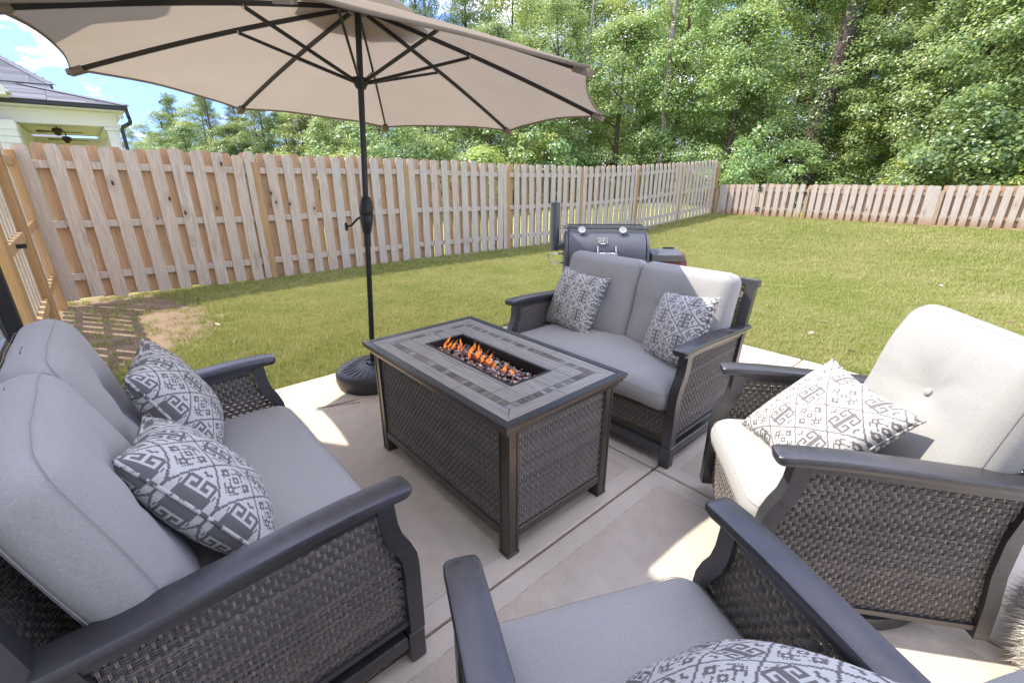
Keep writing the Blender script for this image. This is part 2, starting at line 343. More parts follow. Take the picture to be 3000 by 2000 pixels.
# ------------------------------------------------------------------ mesh helpers
class M:
    def __init__(s): s.v = []; s.f = []; s.n = 0; s.uv = None
    def add(s, V, F):
        V = np.asarray(V, float); s.v.append(V); s.f += [tuple(i + s.n for i in q) for q in F]; s.n += len(V); return s
    def box(s, c, d, rz=0.0, bev=0.0, mat=None):
        hx, hy, hz = d[0]/2, d[1]/2, d[2]/2
        if bev <= 0:
            V = np.array([(x*hx, y*hy, z*hz) for z in (-1, 1) for y in (-1, 1) for x in (-1, 1)])
            F = [(0, 2, 3, 1), (4, 5, 7, 6), (0, 1, 5, 4), (2, 6, 7, 3), (0, 4, 6, 2), (1, 3, 7, 5)]
        else:
            b = min(bev, hx*.9, hy*.9, hz*.9); V = []; idx = {}
            for z in (-1, 1):
                for y in (-1, 1):
                    for x in (-1, 1):
                        for ax in range(3):
                            p = [x*(hx - b), y*(hy - b), z*(hz - b)]; p[ax] = (x*hx, y*hy, z*hz)[ax]
                            idx[(x, y, z, ax)] = len(V); V.append(p)
            F = []
            for ax in range(3):
                o = [i for i in range(3) if i != ax]
                for sgn in (-1, 1):
                    q = []
                    for a_, b_ in ((-1, -1), (1, -1), (1, 1), (-1, 1)):
                        k = [0, 0, 0]; k[ax] = sgn; k[o[0]] = a_; k[o[1]] = b_; q.append(idx[(*k, ax)])
                    F.append(tuple(q))
            for ax in range(3):
                o = [i for i in range(3) if i != ax]
                for a_ in (-1, 1):
                    for b_ in (-1, 1):
                        k1 = [0, 0, 0]; k1[ax] = -1; k1[o[0]] = a_; k1[o[1]] = b_; k2 = list(k1); k2[ax] = 1
                        F.append((idx[(*k1, o[0])], idx[(*k2, o[0])], idx[(*k2, o[1])], idx[(*k1, o[1])]))
            for z in (-1, 1):
                for y in (-1, 1):
                    for x in (-1, 1): F.append(tuple(idx[(x, y, z, ax)] for ax in range(3)))
            V = np.array(V)
        if mat is not None: V = V @ np.array(mat.to_3x3()).T
        if rz: 
            cr, sr = math.cos(rz), math.sin(rz); V = V @ np.array([[cr, -sr, 0], [sr, cr, 0], [0, 0, 1]]).T
        return s.add(V + np.array(c), F)
    def sweep(s, path, sec, side=None, closed=False, cap=True):
        """section points (p,q): p along 'side' axis, q along the normal in the bend plane"""
        P = np.asarray(path, float); n = len(P); K = len(sec); V = []
        for i in range(n):
            if closed: t = P[(i+1) % n] - P[i-1]
            else: t = P[min(i+1, n-1)] - P[max(i-1, 0)]
            t = t/np.linalg.norm(t)
            if side is None:
                ref = np.array([0, 0, 1.]) if abs(t[2]) < .92 else np.array([1., 0, 0])
                sd_ = np.cross(t, ref)
            else: sd_ = np.asarray(side, float) - t*np.dot(side, t)
            sd_ = sd_/np.linalg.norm(sd_); nn = np.cross(sd_, t)
            sc = 1.0
            for p, q in sec: V.append(P[i] + sd_*p + nn*q)
        F = []
        for i in range(n if closed else n-1):
            j = (i+1) % n
            for k in range(K):
                l = (k+1) % K; F.append((i*K+k, i*K+l, j*K+l, j*K+k))
        if cap and not closed: F += [tuple(range(K-1, -1, -1)), tuple((n-1)*K + k for k in range(K))]
        return s.add(V, F)
    def tube(s, path, r, k=8, closed=False):
        rr = r if hasattr(r, '__len__') else None
        sec = [(math.cos(2*math.pi*i/k), math.sin(2*math.pi*i/k)) for i in range(k)]
        if rr is None: return s.sweep(path, [(a*r, b*r) for a, b in sec], closed=closed)
        m = M(); m.sweep(path, sec, closed=closed); V = np.vstack(m.v); P = np.asarray(path, float)
        for i in range(len(P)): V[i*k:(i+1)*k] = P[i] + (V[i*k:(i+1)*k] - P[i])*rr[i]
        return s.add(V, m.f)
    def lathe(s, prof, k=24, c=(0, 0, 0), axis='z'):
        V = []; F = []; n = len(prof)
        for r, z in prof:
            for i in range(k):
                a = 2*math.pi*i/k; p = (r*math.cos(a), r*math.sin(a), z)
                if axis == 'x': p = (z, r*math.cos(a), r*math.sin(a))
                if axis == 'y': p = (r*math.sin(a), z, r*math.cos(a))
                V.append(p)
        for j in range(n-1):
            for i in range(k): F.append((j*k+i, j*k+(i+1) % k, (j+1)*k+(i+1) % k, (j+1)*k+i))
        if prof[0][0] > 1e-5: F.append(tuple(range(k-1, -1, -1)))
        if prof[-1][0] > 1e-5: F.append(tuple((n-1)*k+i for i in range(k)))
        return s.add(np.array(V) + np.array(c), F)
    def prism(s, poly, z0, z1, xf=None):
        n = len(poly); V = [(x, y, z0) for x, y in poly] + [(x, y, z1) for x, y in poly]
        if xf: V = [xf(*p) for p in V]
        F = [tuple(range(n-1, -1, -1)), tuple(range(n, 2*n))] + [(i, (i+1) % n, n+(i+1) % n, n+i) for i in range(n)]
        return s.add(V, F)
    def rectloops(s, hw, hl, prof, close=False):
        """mitred frame: profile points (inset, z) swept round a rectangle"""
        V = []; F = []
        for d, z in prof:
            for sx, sy in ((-1, -1), (1, -1), (1, 1), (-1, 1)): V.append((sx*(hw-d), sy*(hl-d), z))
        n = len(prof)
        for j in range(n if close else n-1):
            jj = (j+1) % n
            for i in range(4): F.append((j*4+i, j*4+(i+1) % 4, jj*4+(i+1) % 4, jj*4+i))
        return s.add(V, F)
    def mesh(s, name, mat=None, smooth=False):
        V = np.vstack(s.v) if s.v else np.zeros((0, 3)); me = bpy.data.meshes.new(name)
        me.from_pydata(V.tolist(), [], s.f); me.update()
        if smooth is True: me.polygons.foreach_set('use_smooth', [True]*len(me.polygons))
        if mat: me.materials.append(MATS[mat] if isinstance(mat, str) else mat)
        return me
    def build(s, name, mat, parent=None, smooth=False, kind=None, loc=None, fix=True, auto=None):
        me = s.mesh(name, mat, smooth)
        if fix:
            bm = bmesh.new(); bm.from_mesh(me); bmesh.ops.recalc_face_normals(bm, faces=bm.faces); bm.to_mesh(me); bm.free()
        if auto: autosmooth(me, auto)
        o = bpy.data.objects.new(name, me); C.objects.link(o)
        if parent: o.parent = parent
        if kind: o['kind'] = kind
        if loc is not None: o.location = loc
        return o
def autosmooth(me, deg=35):
    me.polygons.foreach_set('use_smooth', [True]*len(me.polygons))
    bm = bmesh.new(); bm.from_mesh(me); c = R(deg)
    for e in bm.edges:
        if len(e.link_faces) == 2 and e.calc_face_angle(0) > c: e.smooth = False
    bm.to_mesh(me); bm.free()
def obj(name, me, parent=None, kind=None):
    o = bpy.data.objects.new(name, me); C.objects.link(o)
    if parent: o.parent = parent
    if kind: o['kind'] = kind
    return o
def tag(o, label, cat, group=None):
    o['label'] = label; o['category'] = cat
    if group: o['group'] = group
    return o
def struct(o): o['kind'] = 'structure'; return o
def thing(name, label, cat, loc=(0, 0, 0), rz=0.0, group=None):
    o = bpy.data.objects.new(name, None); C.objects.link(o); o.location = loc; o.rotation_euler = (0, 0, rz); o.empty_display_size = .1
    return tag(o, label, cat, group)
def copy_tree(o, parent=None):
    c = o.copy(); C.objects.link(c); c.parent = parent
    for ch in list(o.children): copy_tree(ch, c)
    return c

# ================================================================== the ground
GA = [-80, 4.3, 6.8, 9.2, 11.6, 14.1, 16.5, 20, 30, 45, 200]; GZ = [-.03, -.03, -.085, -.10, -.05, .07, .2, .36, .95, 1.35, 1.8]
def gz(a, b=0): return float(np.interp(a, GA, GZ))
def gxy(x, y): return gz(x*AX[0] + y*AX[1])
ga = np.concatenate([np.linspace(-90, -8, 12), np.linspace(-6, 22, 57), np.linspace(25, 60, 12), np.linspace(80, 240, 6)])
gb = np.concatenate([np.linspace(-240, -60, 7), np.linspace(-50, -16, 12), np.linspace(-14, 8, 45), np.linspace(12, 120, 8)])
V = []; F = []
for i, a in enumerate(ga):
    for j, b in enumerate(gb):
        near = -9 < b < 4 and 4 < a < 18
        z = gz(a) + (.012*math.sin(a*1.7 + b)*math.cos(b*1.3) if near else 0)
        V.append(G(a, b, z))
nb = len(gb)
for i in range(len(ga)-1):
    for j in range(nb-1): F.append((i*nb+j, i*nb+j+1, (i+1)*nb+j+1, (i+1)*nb+j))
m = M(); m.add(V, F); lawn = struct(m.build('lawn', 'turf', smooth=True))

# patio: concrete slabs with recessed sand joints
patio = struct(bpy.data.objects.new('patio', None)); C.objects.link(patio); patio.location = G(0, 0, 0); patio.rotation_euler = (0, 0, RZ)
# in the patio's own frame local x = axis b, local y = axis a
cols = [(-.60, 1.959), (1.971, 4.31)]; rows = [(-3.46, -1.046), (-1.034, 1.386), (1.398, 3.8)]
for (a0, a1) in cols:
    for (b0, b1) in rows:
        w, l = b1-b0, a1-a0
        s_ = M().box((0, 0, -.06), (w, l, .12), bev=.006).build('slab', 'concrete', patio, loc=((b0+b1)/2, (a0+a1)/2, 0))
j = M().box((.17, 1.965, -.067), (7.2, .03, .10)); j.box((-1.04, 1.855, -.069), (.03, 4.9, .10)); j.box((1.392, 1.855, -.069), (.03, 4.9, .10))
j.build('joint_filler', 'joint_sand', patio)

# ================================================================== fences
def picket_mesh(name, h, w=.138, t=.016, ear=.032, mat='weathered_pine'):
    hw = w/2
    return M().prism([(-hw, 0), (hw, 0), (hw, h-ear), (hw-ear*.85, h), (-hw+ear*.85, h), (-hw, h-ear)], -t/2, t/2, lambda x, y, z: (x, z, y)).mesh(name, mat)
def P(name, me, parent, loc, ry=0.0, rz=0.0, sc=None):
    o = bpy.data.objects.new(name, me); C.objects.link(o); o.parent = parent; o.location = loc; o.rotation_euler = (0, ry, rz)
    if sc: o.scale = sc
    return o
pk_front = [picket_mesh('picket', 1.79 + d, .138 + e) for d, e in ((0, 0), (.012, .004), (-.01, -.003))]
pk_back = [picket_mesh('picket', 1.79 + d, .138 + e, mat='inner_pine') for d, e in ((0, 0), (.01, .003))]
pk_silver = [picket_mesh('picket', 1.79 + d, .138 + e, mat='silver_pine') for d, e in ((0, 0), (.014, .004), (-.012, -.004))]
pk_low = [picket_mesh('picket', 1.0 + d, .138, mat='gray_pine') for d in (0, .012)]
pk_low_b = [picket_mesh('picket', 1.0, .138, mat='inner_pine')]
post_hi = M().box((0, 0, .80), (.089, .089, 1.84), bev=.004).mesh('post', 'post_pine')
post_lo = M().box((0, 0, .41), (.089, .089, .98), bev=.004).mesh('post', 'old_post')
def rail(parent, x0, z0, x1, z1, mat, y=0.0):
    L = math.hypot(x1-x0, z1-z0); me = M().box((0, 0, 0), (L-.004, .038, .085), bev=.003).mesh('rail', mat)
    return P('rail', me, parent, ((x0+x1)/2, y, (z0+z1)/2), -math.atan2(z1-z0, x1-x0))
def fence(name, label, origin, heading, posts, zf, fronts, backs, post_me, rails_h, pitch, skip=(), rail_mat='weathered_pine', lift=.03, ground0=True):
    root = thing(name, label, 'fence', origin, heading)
    x0, x1 = posts[0], posts[-1]
    for x in posts:
        if any(a < x < b for a, b in skip): continue
        P('post', post_me, root, (x, 0, zf(x)), random.uniform(-.004, .004))
    for a, b in zip(posts[:-1], posts[1:]):
        if any(s0 < (a+b)/2 < s1 for s0, s1 in skip): continue
        for h in rails_h: rail(root, a+.047, zf(a)+h, b-.047, zf(b)+h, rail_mat)
    n = int((x1-x0)/pitch)
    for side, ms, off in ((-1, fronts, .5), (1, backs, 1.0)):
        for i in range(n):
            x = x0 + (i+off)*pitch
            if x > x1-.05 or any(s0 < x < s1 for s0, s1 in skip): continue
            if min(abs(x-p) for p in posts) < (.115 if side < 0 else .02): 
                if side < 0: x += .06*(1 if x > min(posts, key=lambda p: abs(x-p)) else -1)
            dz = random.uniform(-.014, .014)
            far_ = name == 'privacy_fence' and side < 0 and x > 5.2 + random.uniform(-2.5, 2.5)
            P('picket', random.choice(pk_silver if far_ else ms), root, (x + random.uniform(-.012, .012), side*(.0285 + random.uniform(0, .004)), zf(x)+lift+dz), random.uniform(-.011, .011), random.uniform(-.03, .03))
    return root
FH = R(42.0); F0 = Vector((-5.542, 5.389, 0))
def zf_left(x): 
    p = (F0.x + math.cos(FH)*x, F0.y + math.sin(FH)*x); return gxy(*p) + np.interp(x, [0, 2.4, 4.9], [.06, .0, 0.0])
fence('privacy_fence', 'tall weathered pine shadowbox fence running along the lawn behind the umbrella', F0, FH,
      [k*2.44 for k in range(8)], zf_left, pk_front, pk_back, post_hi, (.30, .93, 1.60), 2.44/10.5)
CF = Vector((7.15, 16.82, 0)); BH = FH - math.pi/2
def zf_back(x): return float(np.interp(x, [0, 1.5, 6, 7.6, 12], [.19, .22, .235, .27, .33]))
fence('picket_fence', 'low sunlit grey pine board fence in front of the woods', CF, BH, [.12, 1.50, 2.93, 6.02, 8.45, 10.9, 13.3], zf_back,
      pk_low, pk_low_b, post_lo, (.25, .82), .205, skip=((1.52, 2.91),), rail_mat='gray_pine', lift=.02)
# garden gate in the low fence
gate = thing('garden_gate', 'low pine board gate with black hinges in the grey fence', 'gate', CF, BH)
for i in range(6): P('picket', pk_low[i % 2], gate, (1.63 + i*.226, -.0285, .25), random.uniform(-.006, .006))
for i in range(6): P('picket', pk_low_b[0], gate, (1.74 + i*.205, .0285, .25))
rail(gate, 1.56, .49, 2.87, .49, 'gray_pine'); rail(gate, 1.56, 1.06, 2.87, 1.06, 'gray_pine')
for z in (.40, 1.03):
    h = M()
    for sx in (-1, 1):
        h.box((sx*.035, 0, .035), (.05, .006, .022), mat=Matrix.Rotation(sx*.5, 3, 'Y')); h.box((sx*.035, 0, -.035), (.05, .006, .022), mat=Matrix.Rotation(-sx*.5, 3, 'Y'))
        h.lathe([(.02, -.006), (.02, .004)], 8, (sx*.055, 0, .05), 'y'); h.lathe([(.02, -.006), (.02, .004)], 8, (sx*.055, 0, -.05), 'y')
    h.box((0, 0, 0), (.03, .012, .10)); h.build('hinge', 'black_metal', gate, loc=(1.545, -.055, z + .06))
lt = M().box((0, 0, 0), (.11, .012, .022)); lt.box((.035, 0, -.04), (.025, .02, .09)); lt.lathe([(.012, -.02), (.012, .01)], 8, (-.05, 0, 0), 'y')
lt.build('latch', 'black_metal', gate, loc=(2.86, -.055, 1.02))

# fence return and house-side gate at the left (seen almost edge-on)
RF = Vector(G(-.55, -7.66, 0)); rr_ = thing('fence_return', 'short pine fence return meeting the tall fence at its corner', 'fence', RF, BH)
zr = .05
for x in (0.045, 1.35): P('post', post_hi, rr_, (x, 0, zr))
for h in (.30, .93, 1.60): rail(rr_, .10, zr+h, 1.30, zr+h, 'post_pine')
for i in range(5): P('picket', pk_front[i % 3], rr_, (.22 + i*.232, -.0285, zr+.02), random.uniform(-.006, .006))
gt = thing('side_gate', 'tall pine board gate beside the house downspout', 'gate', RF, BH)
for i in range(7): P('picket', pk_front[i % 3], gt, (1.54 + i*.225, -.0285, zr+.03), random.uniform(-.005, .005))
for x in (1.46, 2.93): P('stile', post_hi, gt, (x, 0, zr+.03), sc=(.9, .75, .985))
for h in (.30, .93, 1.60): rail(gt, 1.52, zr+h, 2.88, zr+h, 'post_pine')
M().box((0, 0, 0), (.012, .07, .035), bev=.004).build('latch_plate', 'black_metal', gt, loc=(2.40, .045, .98))
hp = thing('hinge_post', 'olive tinted pine post standing against the house corner', 'post', RF, BH); P('post', post_hi, hp, (3.12, .0, zr), sc=(1, 1, 1.02))

# ================================================================== own house (wall corner at the left edge; its roof shades the seats)
own = thing('house', 'white sided house wall with black downspout behind the grey loveseat', 'house', G(0, 0, 0), RZ)
M().box((.075, -2.87, 2.1), (8.65, 4.5, 4.4)).build('wall', 'white_paint', own)
for k in range(24):
    z = .12 + k*.178
    M().prism([(0, 0), (.022, 0), (.006, .19), (0, .19)], -4.24, 4.4, lambda x, y, zz: (zz, x - .62, y)).build('siding_board', 'white_paint', own, loc=(0, 0, z))
M().box((-4.275, -.60, 2.1), (.07, .06, 4.38), bev=.004).build('corner_trim', 'white_paint', own)
ds = M()
for i in range(4): ds.box((-4.22 + i*.022, -.55, 2.1), (.016, .075, 4.2), bev=.004)
ds.box((-4.187, -.55, 2.1), (.085, .055, 4.2)); ds.build('downspout', 'gutter_black', own)
M().prism([(-5.4, 4.3), (-.30, 4.3), (-.28, 4.42), (-2.8, 5.6), (-5.4, 4.5)], -4.32, 4.9, lambda x, y, z: (z, x, y)).build('roof', 'far_roof', own)

# ================================================================== neighbour's house beyond the tall fence
KH = 1.37; BH0 = -15.586*KH
nh = thing('neighbor_house', 'pale green house with grey shingle roof and covered porch beyond the fence', 'house', G(0, 0, 0), RZ)
def hz(z): return 1.5 + KH*(z - 1.5)
def ha(a): return KH*a
def hbox(name, mat, a0, a1, z0, z1, b0, b1, bev=0.0):   # a and z as measured on the porch front, b metres behind it
    A0, A1 = ha(a0), ha(a1); Z0, Z1 = hz(z0), hz(z1)
    return M().box((BH0 - (b0+b1)/2, (A0+A1)/2, (Z0+Z1)/2), (abs(b1-b0), A1-A0, Z1-Z0), bev=bev).build(name, mat, nh)
hbox('header_beam', 'white_paint', -3.0, .93, 2.62, 2.93, .0, .35)
hbox('soffit', 'white_paint', -3.0, 1.10, 2.935, 2.965, -.5, 9.6)
hbox('gutter', 'gutter_black', -3.0, 1.17, 2.965, 3.055, -.62, -.50, .02)
hbox('side_beam', 'white_paint', .66, .93, 2.62, 2.93, .36, 9.4)
hbox('porch_ceiling', 'cream_paint', -3.0, .66, 2.66, 2.69, .36, 6.6)
hbox('rear_beam', 'cream_paint', -3.0, .92, 2.17, 2.60, 6.6, 6.9)
col = hbox('column', 'white_paint', .69, .90, -.2, 2.54, .03, .33, .01)
hbox('column_cap', 'white_paint', .65, .94, 2.54, 2.615, -.02, .37, .01)
hbox('column_band', 'white_paint', .675, .915, 2.33, 2.35, .015, .345)
hbox('wall', 'sage_siding', -6.0, -.83, -.6, 2.61, -.9, 7.5)
for k in range(10):
    z = 2.55 - k*.135
    hbox('siding_board', 'sage_siding', -6.0, -.822, z-.12, z, -.915 - .004*k, -.905)
    hbox('siding_board', 'sage_siding', -.829, -.815, z-.12, z, -.9, .0)
# downspout with its bends
dp = [(1.13, 2.98, -.55), (1.14, 2.86, -.55), (1.16, 2.76, -.5), (1.15, 2.70, -.40), (1.02, 2.63, -.1), (.985, 2.58, -.06), (.985, 2.3, -.06), (.99, 1.5, -.06)]
M().sweep([(BH0 - c, ha(a), hz(z)) for a, z, c in dp], [(-.05, -.04), (.05, -.04), (.05, .04), (-.05, .04)]).build('downspout', 'gutter_black', nh)
# hipped porch roof as rows of shingles
e0, e1, zE = ha(-3.2), ha(1.18), hz(3.05)
roof = M(); sl = .27
apex = 4.6
roof.add([(BH0+.62, e0, zE), (BH0+.62, e1, zE), (BH0+.62-apex, e1-apex, zE+sl*apex), (BH0+.62-apex, e0, zE+sl*apex), (BH0-10, e1, zE), (BH0-10, e1-apex, zE+sl*apex), (BH0-10, e0, zE), (BH0-10, e0, zE+sl*apex)],
         [(0, 1, 2, 3), (1, 4, 5, 2), (3, 2, 5, 7), (0, 3, 7, 6), (0, 6, 4, 1), (4, 6, 7, 5)])
rf = roof.build('roof', 'far_roof', nh)
sh_me = {}
for r in range(16):
    t = r*.28; b = BH0 + .62 - t; z = zE + sl*t + .012
    a = e0; k = 0
    while a < e1 - t - .05:
        w = min(.9 + .25*((r*7 + k*3) % 4)/3, e1 - t - a)
        key = round(w, 2)
        if key not in sh_me: sh_me[key] = M().box((0, 0, 0), (.30, key*.985, .016), mat=Matrix.Rotation(math.atan(sl), 3, 'Y')).mesh('shingle', 'shingle')
        P('shingle', sh_me[key], rf, (b - .14, a + w/2, z + .14*sl + random.uniform(-.002, .004))); a += w; k += 1
M().sweep([(BH0+.60, e1-.02, zE+.03), (BH0+.62-apex, e1-apex, zE+sl*apex+.05)], [(-.16, -.01), (.16, -.01), (0, .035)]).build('hip_cap', 'shingle', rf)
# upper storey with hipped roof and window
hbox('upper_wall', 'cream_paint', -3.2, -.20, 3.2, 3.50, 2.2, 6.5)
hbox('upper_fascia', 'white_paint', -3.2, -.10, 3.50, 3.57, 1.75, 6.9)
um = M(); b1, b2 = BH0 - 1.70, BH0 - 7.0; aR = ha(-.05); zU = hz(3.57)
um.add([(b1, ha(-3.4), zU), (b1, aR, zU), (b2, aR, zU), (b2, ha(-3.4), zU), ((b1+b2)/2, aR-1.6, zU+1.35), ((b1+b2)/2, ha(-3.4), zU+1.35)],
       [(0, 1, 4, 5), (1, 2, 4), (2, 3, 5, 4), (0, 3, 2, 1), (0, 5, 3)])
uroof = um.build('upper_roof', 'far_roof', nh)
for r in range(10):
    t = r*.26; tt = t/2.65; z = zU + 1.35*tt + .02; b = b1 - t
    a = ha(-3.2); a_end = aR - 1.6*tt; k = 0
    while a < a_end - .05:
        w = min(.85 + .2*((r*5 + k*3) % 4)/3, a_end - a); key = round(w, 2)
        if key not in sh_me: sh_me[key] = M().box((0, 0, 0), (.30, key*.985, .016), mat=Matrix.Rotation(math.atan(sl), 3, 'Y')).mesh('shingle', 'shingle')
        o = P('shingle', sh_me[key], uroof, (b - .13, a + w/2, z + .13*.51), ry=math.atan(.51) - math.atan(sl)); a += w; k += 1
M().sweep([(b1, aR, zU+.02), ((b1+b2)/2, aR-1.6, zU+1.39)], [(-.14, -.01), (.14, -.01), (0, .035)]).build('hip_cap', 'shingle', uroof)
wf = hbox('window', 'white_paint', -.62, -.20, 3.24, 3.47, 2.13, 2.2, .01)
o = hbox('window_pane', 'window_glass', -.58, -.26, 3.24, 3.43, 2.10, 2.128); o.parent = wf; o.name = 'pane'
hbox('gable_return', 'white_paint', -3.2, -.78, 3.045, 3.10, -1.5, -.65, .01)
M().prism([(ha(-3.2), hz(3.10)), (ha(-.72), hz(3.10)), (ha(-.90), hz(3.34)), (ha(-3.2), hz(3.5))], BH0+.65, BH0+1.5, lambda x, y, z: (z, x, y)).build('gable_eave', 'sage_siding', nh)
lamp_ = M().lathe([(.0, 0), (.07, .0), (.09, -.05), (.05, -.10), (0, -.11)], 10); lamp_.build('flood_light', 'badge_white', nh, loc=(BH0+.42, ha(1.0), hz(2.86)))
def fan(a, z, b, label):
    f = thing('ceiling_fan', label, 'fan', G(ha(a), BH0 - b, hz(z)), RZ, 'ceiling fans under the neighbour porch')
    M().lathe([(0, .12), (.10, .12), (.15, .07), (.15, .0), (.09, -.06), (.08, -.10), (0, -.13)], 14).build('motor', 'dark_bronze', f, smooth=True)
    M().tube([(0, 0, .12), (0, 0, .34)], .018, 8).build('rod', 'dark_bronze', f)
    for k in range(5):
        an = k*2*math.pi/5 + .35
        M().prism([(.12, -.03), (.25, -.055), (.62, -.07), (.66, 0), (.62, .07), (.25, .055), (.12, .03)], -.004, .004).build('blade', 'dark_bronze', f).rotation_euler = (.2, 0, an)
    return f
fan(-.22, 2.53, 1.7, 'nearer dark bronze ceiling fan under the neighbour porch')
fan(-.10, 2.46, 4.6, 'farther dark bronze ceiling fan under the neighbour porch')
# roofs of houses farther down the street
for (a0, a1, b, z0, z1, lab) in ((-4.5, 2.0, -46, 2.2, 4.4, 'distant house with slate grey roof seen through the porch'), (3.2, 9.5, -48, 1.6, 3.3, 'distant house with slate grey roof beside the porch column')):
    hh = thing('distant_house', lab, 'house', G(0, 0, 0), RZ)
    M().box((b, (a0+a1)/2, (z0-1)/2), (6, a1-a0-.6, z0+1)).build('wall', 'white_paint', hh)
    M().add([(b+3.4, a0, z0), (b+3.4, a1, z0), (b-3.4, a1, z0), (b-3.4, a0, z0), (b, a0+2.6, z1), (b, a1-2.6, z1)], [(0, 1, 5, 4), (1, 2, 5), (2, 3, 4, 5), (3, 0, 4), (0, 3, 2, 1)]).build('roof', 'far_roof', hh)
# stadium light mast far off
lm = thing('light_mast', 'tall floodlight mast far behind the trees', 'light mast', (-57.4, 84, 0))
M().tube([(0, 0, 0), (0, 0, 12.9)], .11, 8).build('mast', 'gutter_black', lm)
for k in range(4): M().box((-.9 + k*.6, 0, 13.0 + .2*(k % 2)), (.42, .3, .42), bev=.04).build('floodlight', 'gutter_black', lm)
M().box((0, 0, 12.8), (2.2, .1, .1)).build('crossarm', 'gutter_black', lm)

# black metal estate fence beyond the tall fence
mf0, mf1 = Vector((-1.6, 16.6, .30)), Vector((7.4, 21.4, .74)); dv = mf1 - mf0; L = dv.length
ef = thing('metal_fence', 'black metal rail fence showing above the wooden fence near its corner', 'fence', mf0, math.atan2(dv.y, dv.x))
tilt = math.asin(dv.z/L)
bal = M().box((0, 0, .58), (.016, .016, 1.1)).mesh('baluster', 'black_metal'); pst = M().box((0, 0, .63), (.05, .05, 1.26), bev=.005).mesh('post', 'black_metal')
nbal = int(L/.115)
for i in range(nbal):
    x = i*.115; P('baluster', bal, ef, (x*math.cos(tilt), 0, x*math.sin(tilt)))
for i in range(6): x = i*L/5; P('post', pst, ef, (x*math.cos(tilt), .002, x*math.sin(tilt)))
for h in (.14, 1.02, 1.17):
    me = M().box((0, 0, 0), (L, .03, .03)).mesh('rail', 'black_metal'); P('rail', me, ef, (L/2*math.cos(tilt), .001, L/2*math.sin(tilt)+h), -tilt)

# ================================================================== trees
def leaves(pos, nrm, size, rs, fold=.35, long=1.0):
    N = len(pos); nrm = nrm/np.linalg.norm(nrm, axis=1)[:, None]
    r = rs.normal(size=(N, 3)); t = np.cross(nrm, r); t /= np.linalg.norm(t, axis=1)[:, None]; s_ = np.cross(nrm, t)
    L = (size*rs.uniform(.6, 1.25, N))[:, None]
    Wd = L*(.42/long)
    v0 = pos - t*L*.5; v2 = pos + t*L*.5 - nrm*L*.12; mid = pos + nrm*0 + t*L*.05
    v1 = mid + s_*Wd + nrm*Wd*fold; v3 = mid - s_*Wd + nrm*Wd*fold
    Vv = np.stack([v0, v1, v2, v3], 1).reshape(-1, 3)
    i = np.arange(N)*4; Fv = np.concatenate([np.stack([i, i+1, i+2], 1), np.stack([i, i+2, i+3], 1)])
    return Vv, Fv
def leaf_mesh(name, Vv, Fv, mat):
    me = bpy.data.meshes.new(name); me.vertices.add(len(Vv)); me.vertices.foreach_set('co', Vv.ravel())
    me.loops.add(len(Fv)*3); me.loops.foreach_set('vertex_index', Fv.ravel().astype(np.int32))
    me.polygons.add(len(Fv)); me.polygons.foreach_set('loop_start', np.arange(0, len(Fv)*3, 3, dtype=np.int32)); me.polygons.foreach_set('loop_total', np.full(len(Fv), 3, np.int32))
    me.update(calc_edges=True); me.materials.append(MATS[mat]); return me
def crown(seed, H, r0, zc, nclus, per, size, cr=.55, mat='leaf_gum', shape=1.0, z0=.2, droop=.25):
    """leaf sprays on clusters spread through an uneven crown; returns crown mesh and limb end points"""
    rs = np.random.default_rng(seed); cen = []
    lobes = rs.uniform(0, 2*math.pi, 5); amp = rs.uniform(.1, .32, 5)
    while len(cen) < nclus:
        h = rs.uniform(0, 1); z = z0 + h*(H - z0)
        prof = math.sin(math.pi*min(1, (h*.86 + .12))**shape)**.7
        th = rs.uniform(0, 2*math.pi); lob = 1 + sum(a*math.cos((k+1)*th + l + h*3*(k-2)) for k, (l, a) in enumerate(zip(lobes, amp)))*.55
        rad = r0*prof*lob*rs.uniform(.15, 1)**.45
        cen.append((rad*math.cos(th), rad*math.sin(th), z))
    cen = np.array(cen); Ps = []; Ns = []
    for c in cen:
        k = int(per*rs.uniform(.5, 1.5)); d = rs.normal(size=(k, 3)); d /= np.linalg.norm(d, axis=1)[:, None]
        rad = cr*rs.uniform(.6, 1.35); rr = rs.uniform(0, 1, k)**.45
        ell = np.array([1.15, 1.15, .62])*rad
        p = c + d*rr[:, None]*ell; p[:, 2] -= droop*np.hypot(p[:, 0]-c[0], p[:, 1]-c[1])
        out = c*np.array([1, 1, .25]); out = out/(np.linalg.norm(out)+1e-6)
        nn = d*.55 + out*.55 + np.array([0, 0, .75]) + rs.normal(size=(k, 3))*.42
        Ps.append(p); Ns.append(nn)
    Ps = np.vstack(Ps); Ns = np.vstack(Ns); Ps[:, 2] = np.maximum(Ps[:, 2], .03)
    Vv, Fv = leaves(Ps, Ns, size, rs)
    return leaf_mesh('crown', Vv, Fv, mat), cen
